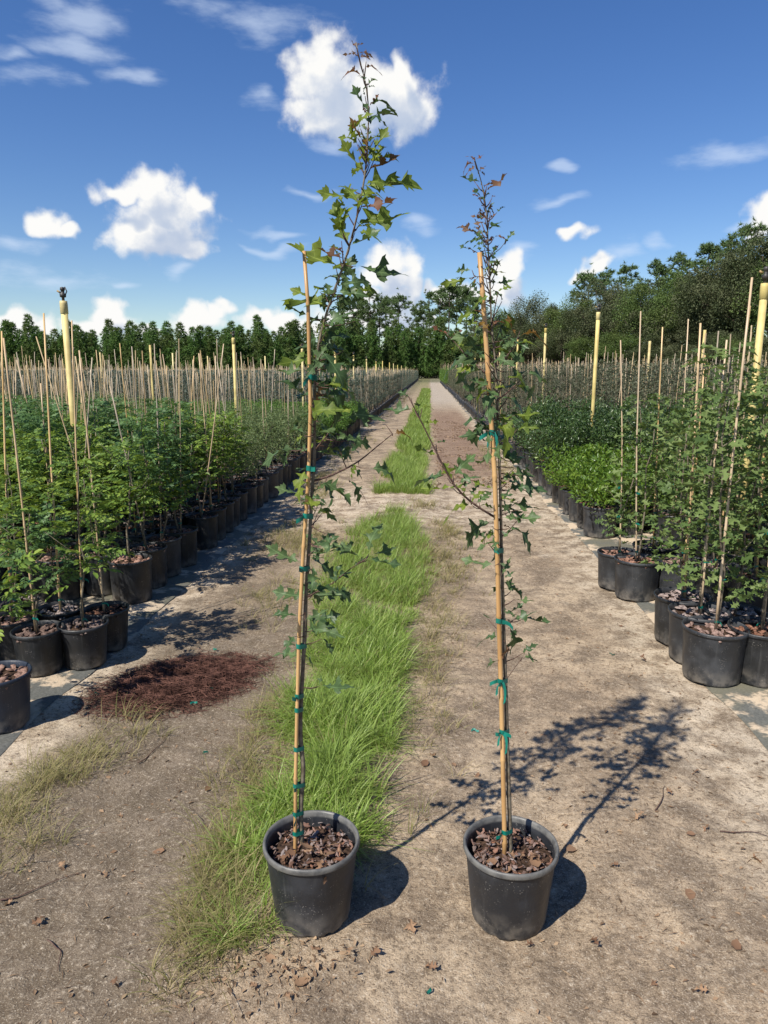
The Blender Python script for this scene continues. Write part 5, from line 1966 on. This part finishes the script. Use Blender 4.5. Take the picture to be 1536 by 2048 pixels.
TR2 = [(949, 318), (955, 338), (962, 353), (968, 387), (974, 426), (976, 470), (976, 500), (978, 536), (981, 573), (981, 622), (986, 683), (993, 744), (995, 788), (994, 832), (997, 876), (999, 934), (1001, 993), (1002, 1051), (1003, 1110), (1005, 1169),
       (1007, 1242), (1008, 1286), (1009, 1315), (1011, 1359), (1014, 1476), (1017, 1564), (1020, 1652), (1021, 1692)]
ST2 = [(959, 505), (963, 561), (968, 622), (972, 670), (976, 744), (979, 788), (986, 876), (990, 964), (993, 1051), (996, 1154), (999, 1286), (1000, 1315), (1005, 1476), (1007, 1593), (1010, 1699)]
LV2 = [(950, 322, 943, 306, .6, 'r'), (950, 320, 964, 310, .6, 'r'), (950, 326, 925, 324, .4, 'r'), (953, 333, 933, 334, .4, 'r'), (958, 346, 965, 330, .6, 'r'), (957, 341, 968, 341, .5, 'r'), (963, 367, 931, 352, .2, 'd'), (971, 386, 1002, 351, .3, 'r'),
       (969, 403, 954, 380, .45, 'd'), (974, 430, 978, 408, .35, 'd'), (974, 436, 949, 430, .2, 'r'), (974, 441, 964, 423, .4, 'r'), (974, 441, 987, 429, .35, 'r'), (975, 451, 958, 439, .4, 'r'), (976, 466, 992, 438, .65, 'd'), (976, 472, 970, 456, .4, 'd'),
       (950, 466, 924, 446, .55, 'r'), (962, 474, 940, 452, .45, 'r'), (968, 480, 952, 462, .45, 'd'), (968, 481, 938, 464, .45, 'd'), (970, 486, 953, 480, .35, 'd'), (1008, 488, 1023, 466, .75, 'd'), (945, 500, 925, 491, .5, 'd'), (978, 530, 992, 512, .65, 'g'), (978, 536, 998, 521, .65, 'd'), (968, 554, 997, 533, .45, 'o'),
       (944, 540, 916, 537, .85, 'd'), (938, 556, 893, 564, .95, 'o'), (966, 552, 948, 556, .5, 'a'), (988, 568, 1021, 559, .65, 'g'), (982, 592, 998, 584, .65, 'd'), (981, 586, 996, 574, .5, 'd'), (960, 592, 949, 570, .75, 'g'), (980, 592, 952, 594, .65, 'o'),
       (958, 603, 934, 616, .3, 'g'), (962, 628, 922, 620, .65, 'o'), (966, 632, 959, 616, .65, 'r'), (978, 662, 963, 633, .75, 'a'), (980, 662, 987, 638, .75, 'a'), (982, 668, 976, 646, .6, 'a'), (985, 652, 998, 633, .5, 'r'), (975, 660, 918, 669, .45, 'g'),
       (975, 656, 938, 661, .5, 'o'), (1040, 672, 1088, 647, .5, 'a'), (1034, 690, 1062, 667, .55, 'o'), (1030, 672, 1021, 638, .5, 'a'), (1000, 692, 1006, 665, .7, 'g'), (1004, 692, 1022, 678, .7, 'g'), (1000, 700, 1012, 690, .7, 'g'), (1014, 718, 1038, 698, .65, 'o'),
       (1014, 744, 1044, 698, .75, 'g'), (898, 670, 873, 654, .45, 'r'), (904, 672, 920, 661, .35, 'r'), (940, 724, 886, 718, .65, 'd'), (962, 738, 928, 708, .55, 'g'), (1008, 758, 1062, 741, .65, 'o'), (1048, 748, 1092, 744, .55, 'g'), (1038, 770, 1078, 791, .85, 'd'),
       (988, 776, 938, 786, .55, 'o'), (986, 775, 1006, 770, .8, 'o'), (986, 796, 942, 790, .45, 'd'), (994, 812, 976, 799, .65, 'g'), (995, 814, 1003, 804, .65, 'g'), (978, 842, 938, 829, .55, 'd'), (1000, 834, 1042, 828, .5, 'd'), (1000, 796, 1048, 791, .45, 'd'),
       (822, 796, 800, 779, .65, 'd'), (830, 822, 780, 815, .55, 'd'), (836, 821, 838, 803, .65, 'g'), (844, 817, 858, 804, .45, 'o'), (846, 846, 870, 842, .9, 'o'), (872, 886, 887, 881, .75, 'd'), (874, 912, 840, 894, .65, 'o'), (895, 956, 833, 927, .35, 'd'),
       (906, 953, 935, 914, .95, 'g'), (906, 964, 894, 930, .85, 'o'), (914, 969, 942, 947, .65, 'd'), (914, 971, 938, 965, .5, 'd'), (905, 976, 856, 972, .45, 'o'), (945, 1011, 893, 1003, .4, 'o'), (943, 1009, 949, 983, .65, 'o'), (930, 986, 914, 964, .7, 'o'),
       (940, 992, 952, 970, .9, 'g'), (958, 1003, 972, 984, .9, 'g'), (954, 1007, 967, 988, .8, 'g'), (960, 1012, 979, 1004, .7, 'o'), (932, 974, 924, 988, .6, 'o'), (986, 979, 956, 963, .35, 'o'), (1001, 977, 1006, 958, .5, 'o'), (1004, 962, 1024, 944, .7, 'g'),
       (1012, 954, 1054, 942, .85, 'g'), (1040, 932, 1021, 901, .85, 'd'), (1024, 924, 1038, 904, .6, 'd'), (1013, 979, 1054, 964, .55, 'd'), (1003, 994, 1022, 1024, .55, 'd'), (1010, 1002, 1067, 1010, .45, 'g'), (1003, 1038, 1072, 1029, .65, 'g'),
       (1020, 1034, 1048, 1038, .5, 'd'), (1003, 1052, 1022, 1045, .3, 'r'), (1004, 1077, 1022, 1053, .45, 'd'), (1020, 1055, 1080, 1069, .45, 'g'), (986, 1039, 918, 1068, .85, 'g'), (986, 1056, 981, 1072, .4, 'd'), (1000, 1086, 966, 1081, .35, 'g'),
       (990, 1131, 930, 1114, .65, 'g'), (1003, 1152, 1016, 1122, .8, 'g'), (1004, 1157, 1024, 1144, .65, 'd'), (1005, 1160, 1047, 1180, .55, 'g'), (1005, 1178, 1027, 1175, .25, 'd'), (1010, 1227, 1009, 1202, .65, 'g'), (1010, 1232, 1037, 1210, .65, 'd'),
       (1022, 1241, 1060, 1224, .6, 'd'), (1030, 1236, 1024, 1221, .5, 'd'), (1048, 1238, 1090, 1238, .25, 'd'), (1010, 1247, 1023, 1240, .65, 'g'), (1016, 1250, 1042, 1304, .85, 'd'), (1010, 1284, 1018, 1313, .45, 'b'), (1044, 1316, 1071, 1310, .55, 'g'),
       (996, 1320, 973, 1326, .45, 'g')]
BR2 = [([(999, 1040), (987, 1032), (943, 1008), (905, 970), (879, 917), (844, 846), (823, 805), (817, 793)], .0036, -.10), ([(995, 800), (1015, 785), (1050, 752)], .0026, .06), ([(990, 735), (1012, 715), (1030, 690), (1040, 662)], .0022, .05),
       ([(984, 760), (960, 735), (935, 715), (915, 690), (890, 665)], .0024, .08), ([(976, 515), (1000, 498), (1012, 482)], .0014, .02), ([(976, 516), (950, 503), (935, 494)], .0014, -.02), ([(1008, 1245), (1025, 1241), (1045, 1232)], .0016, -.02),
       ([(1002, 1030), (1025, 1022), (1050, 1018)], .0015, .03), ([(1012, 1360), (1030, 1335), (1045, 1314)], .0012, -.03), ([(981, 560), (960, 552), (938, 556)], .0014, -.03), ([(976, 490), (960, 472), (945, 458)], .0014, .0)]
TI2 = [(986, 867, 2), (993, 1101, 1), (996, 1242, 1), (1001, 1362, 2), (1004, 1463, 2), (1009, 1663, 1)]
hero((1022, 1680), POT2[1], TR2, .0070, ST2, .0072, BR2, LV2, TI2, 'shorter potted oak with reddish tip tied to a bamboo stake in black pot', 'pot_hero', 8,
     [(.75, 1.15, 10, .08, .04, .08, 'gdg'), (1.15, 1.45, 16, .10, .05, .09, 'gdo'), (1.42, 1.76, 36, .12, .06, .10, 'gdoo'), (1.7, 1.87, 12, .05, .035, .06, 'odd'), (1.8, 2.07, 30, .03, .025, .05, 'drr')])
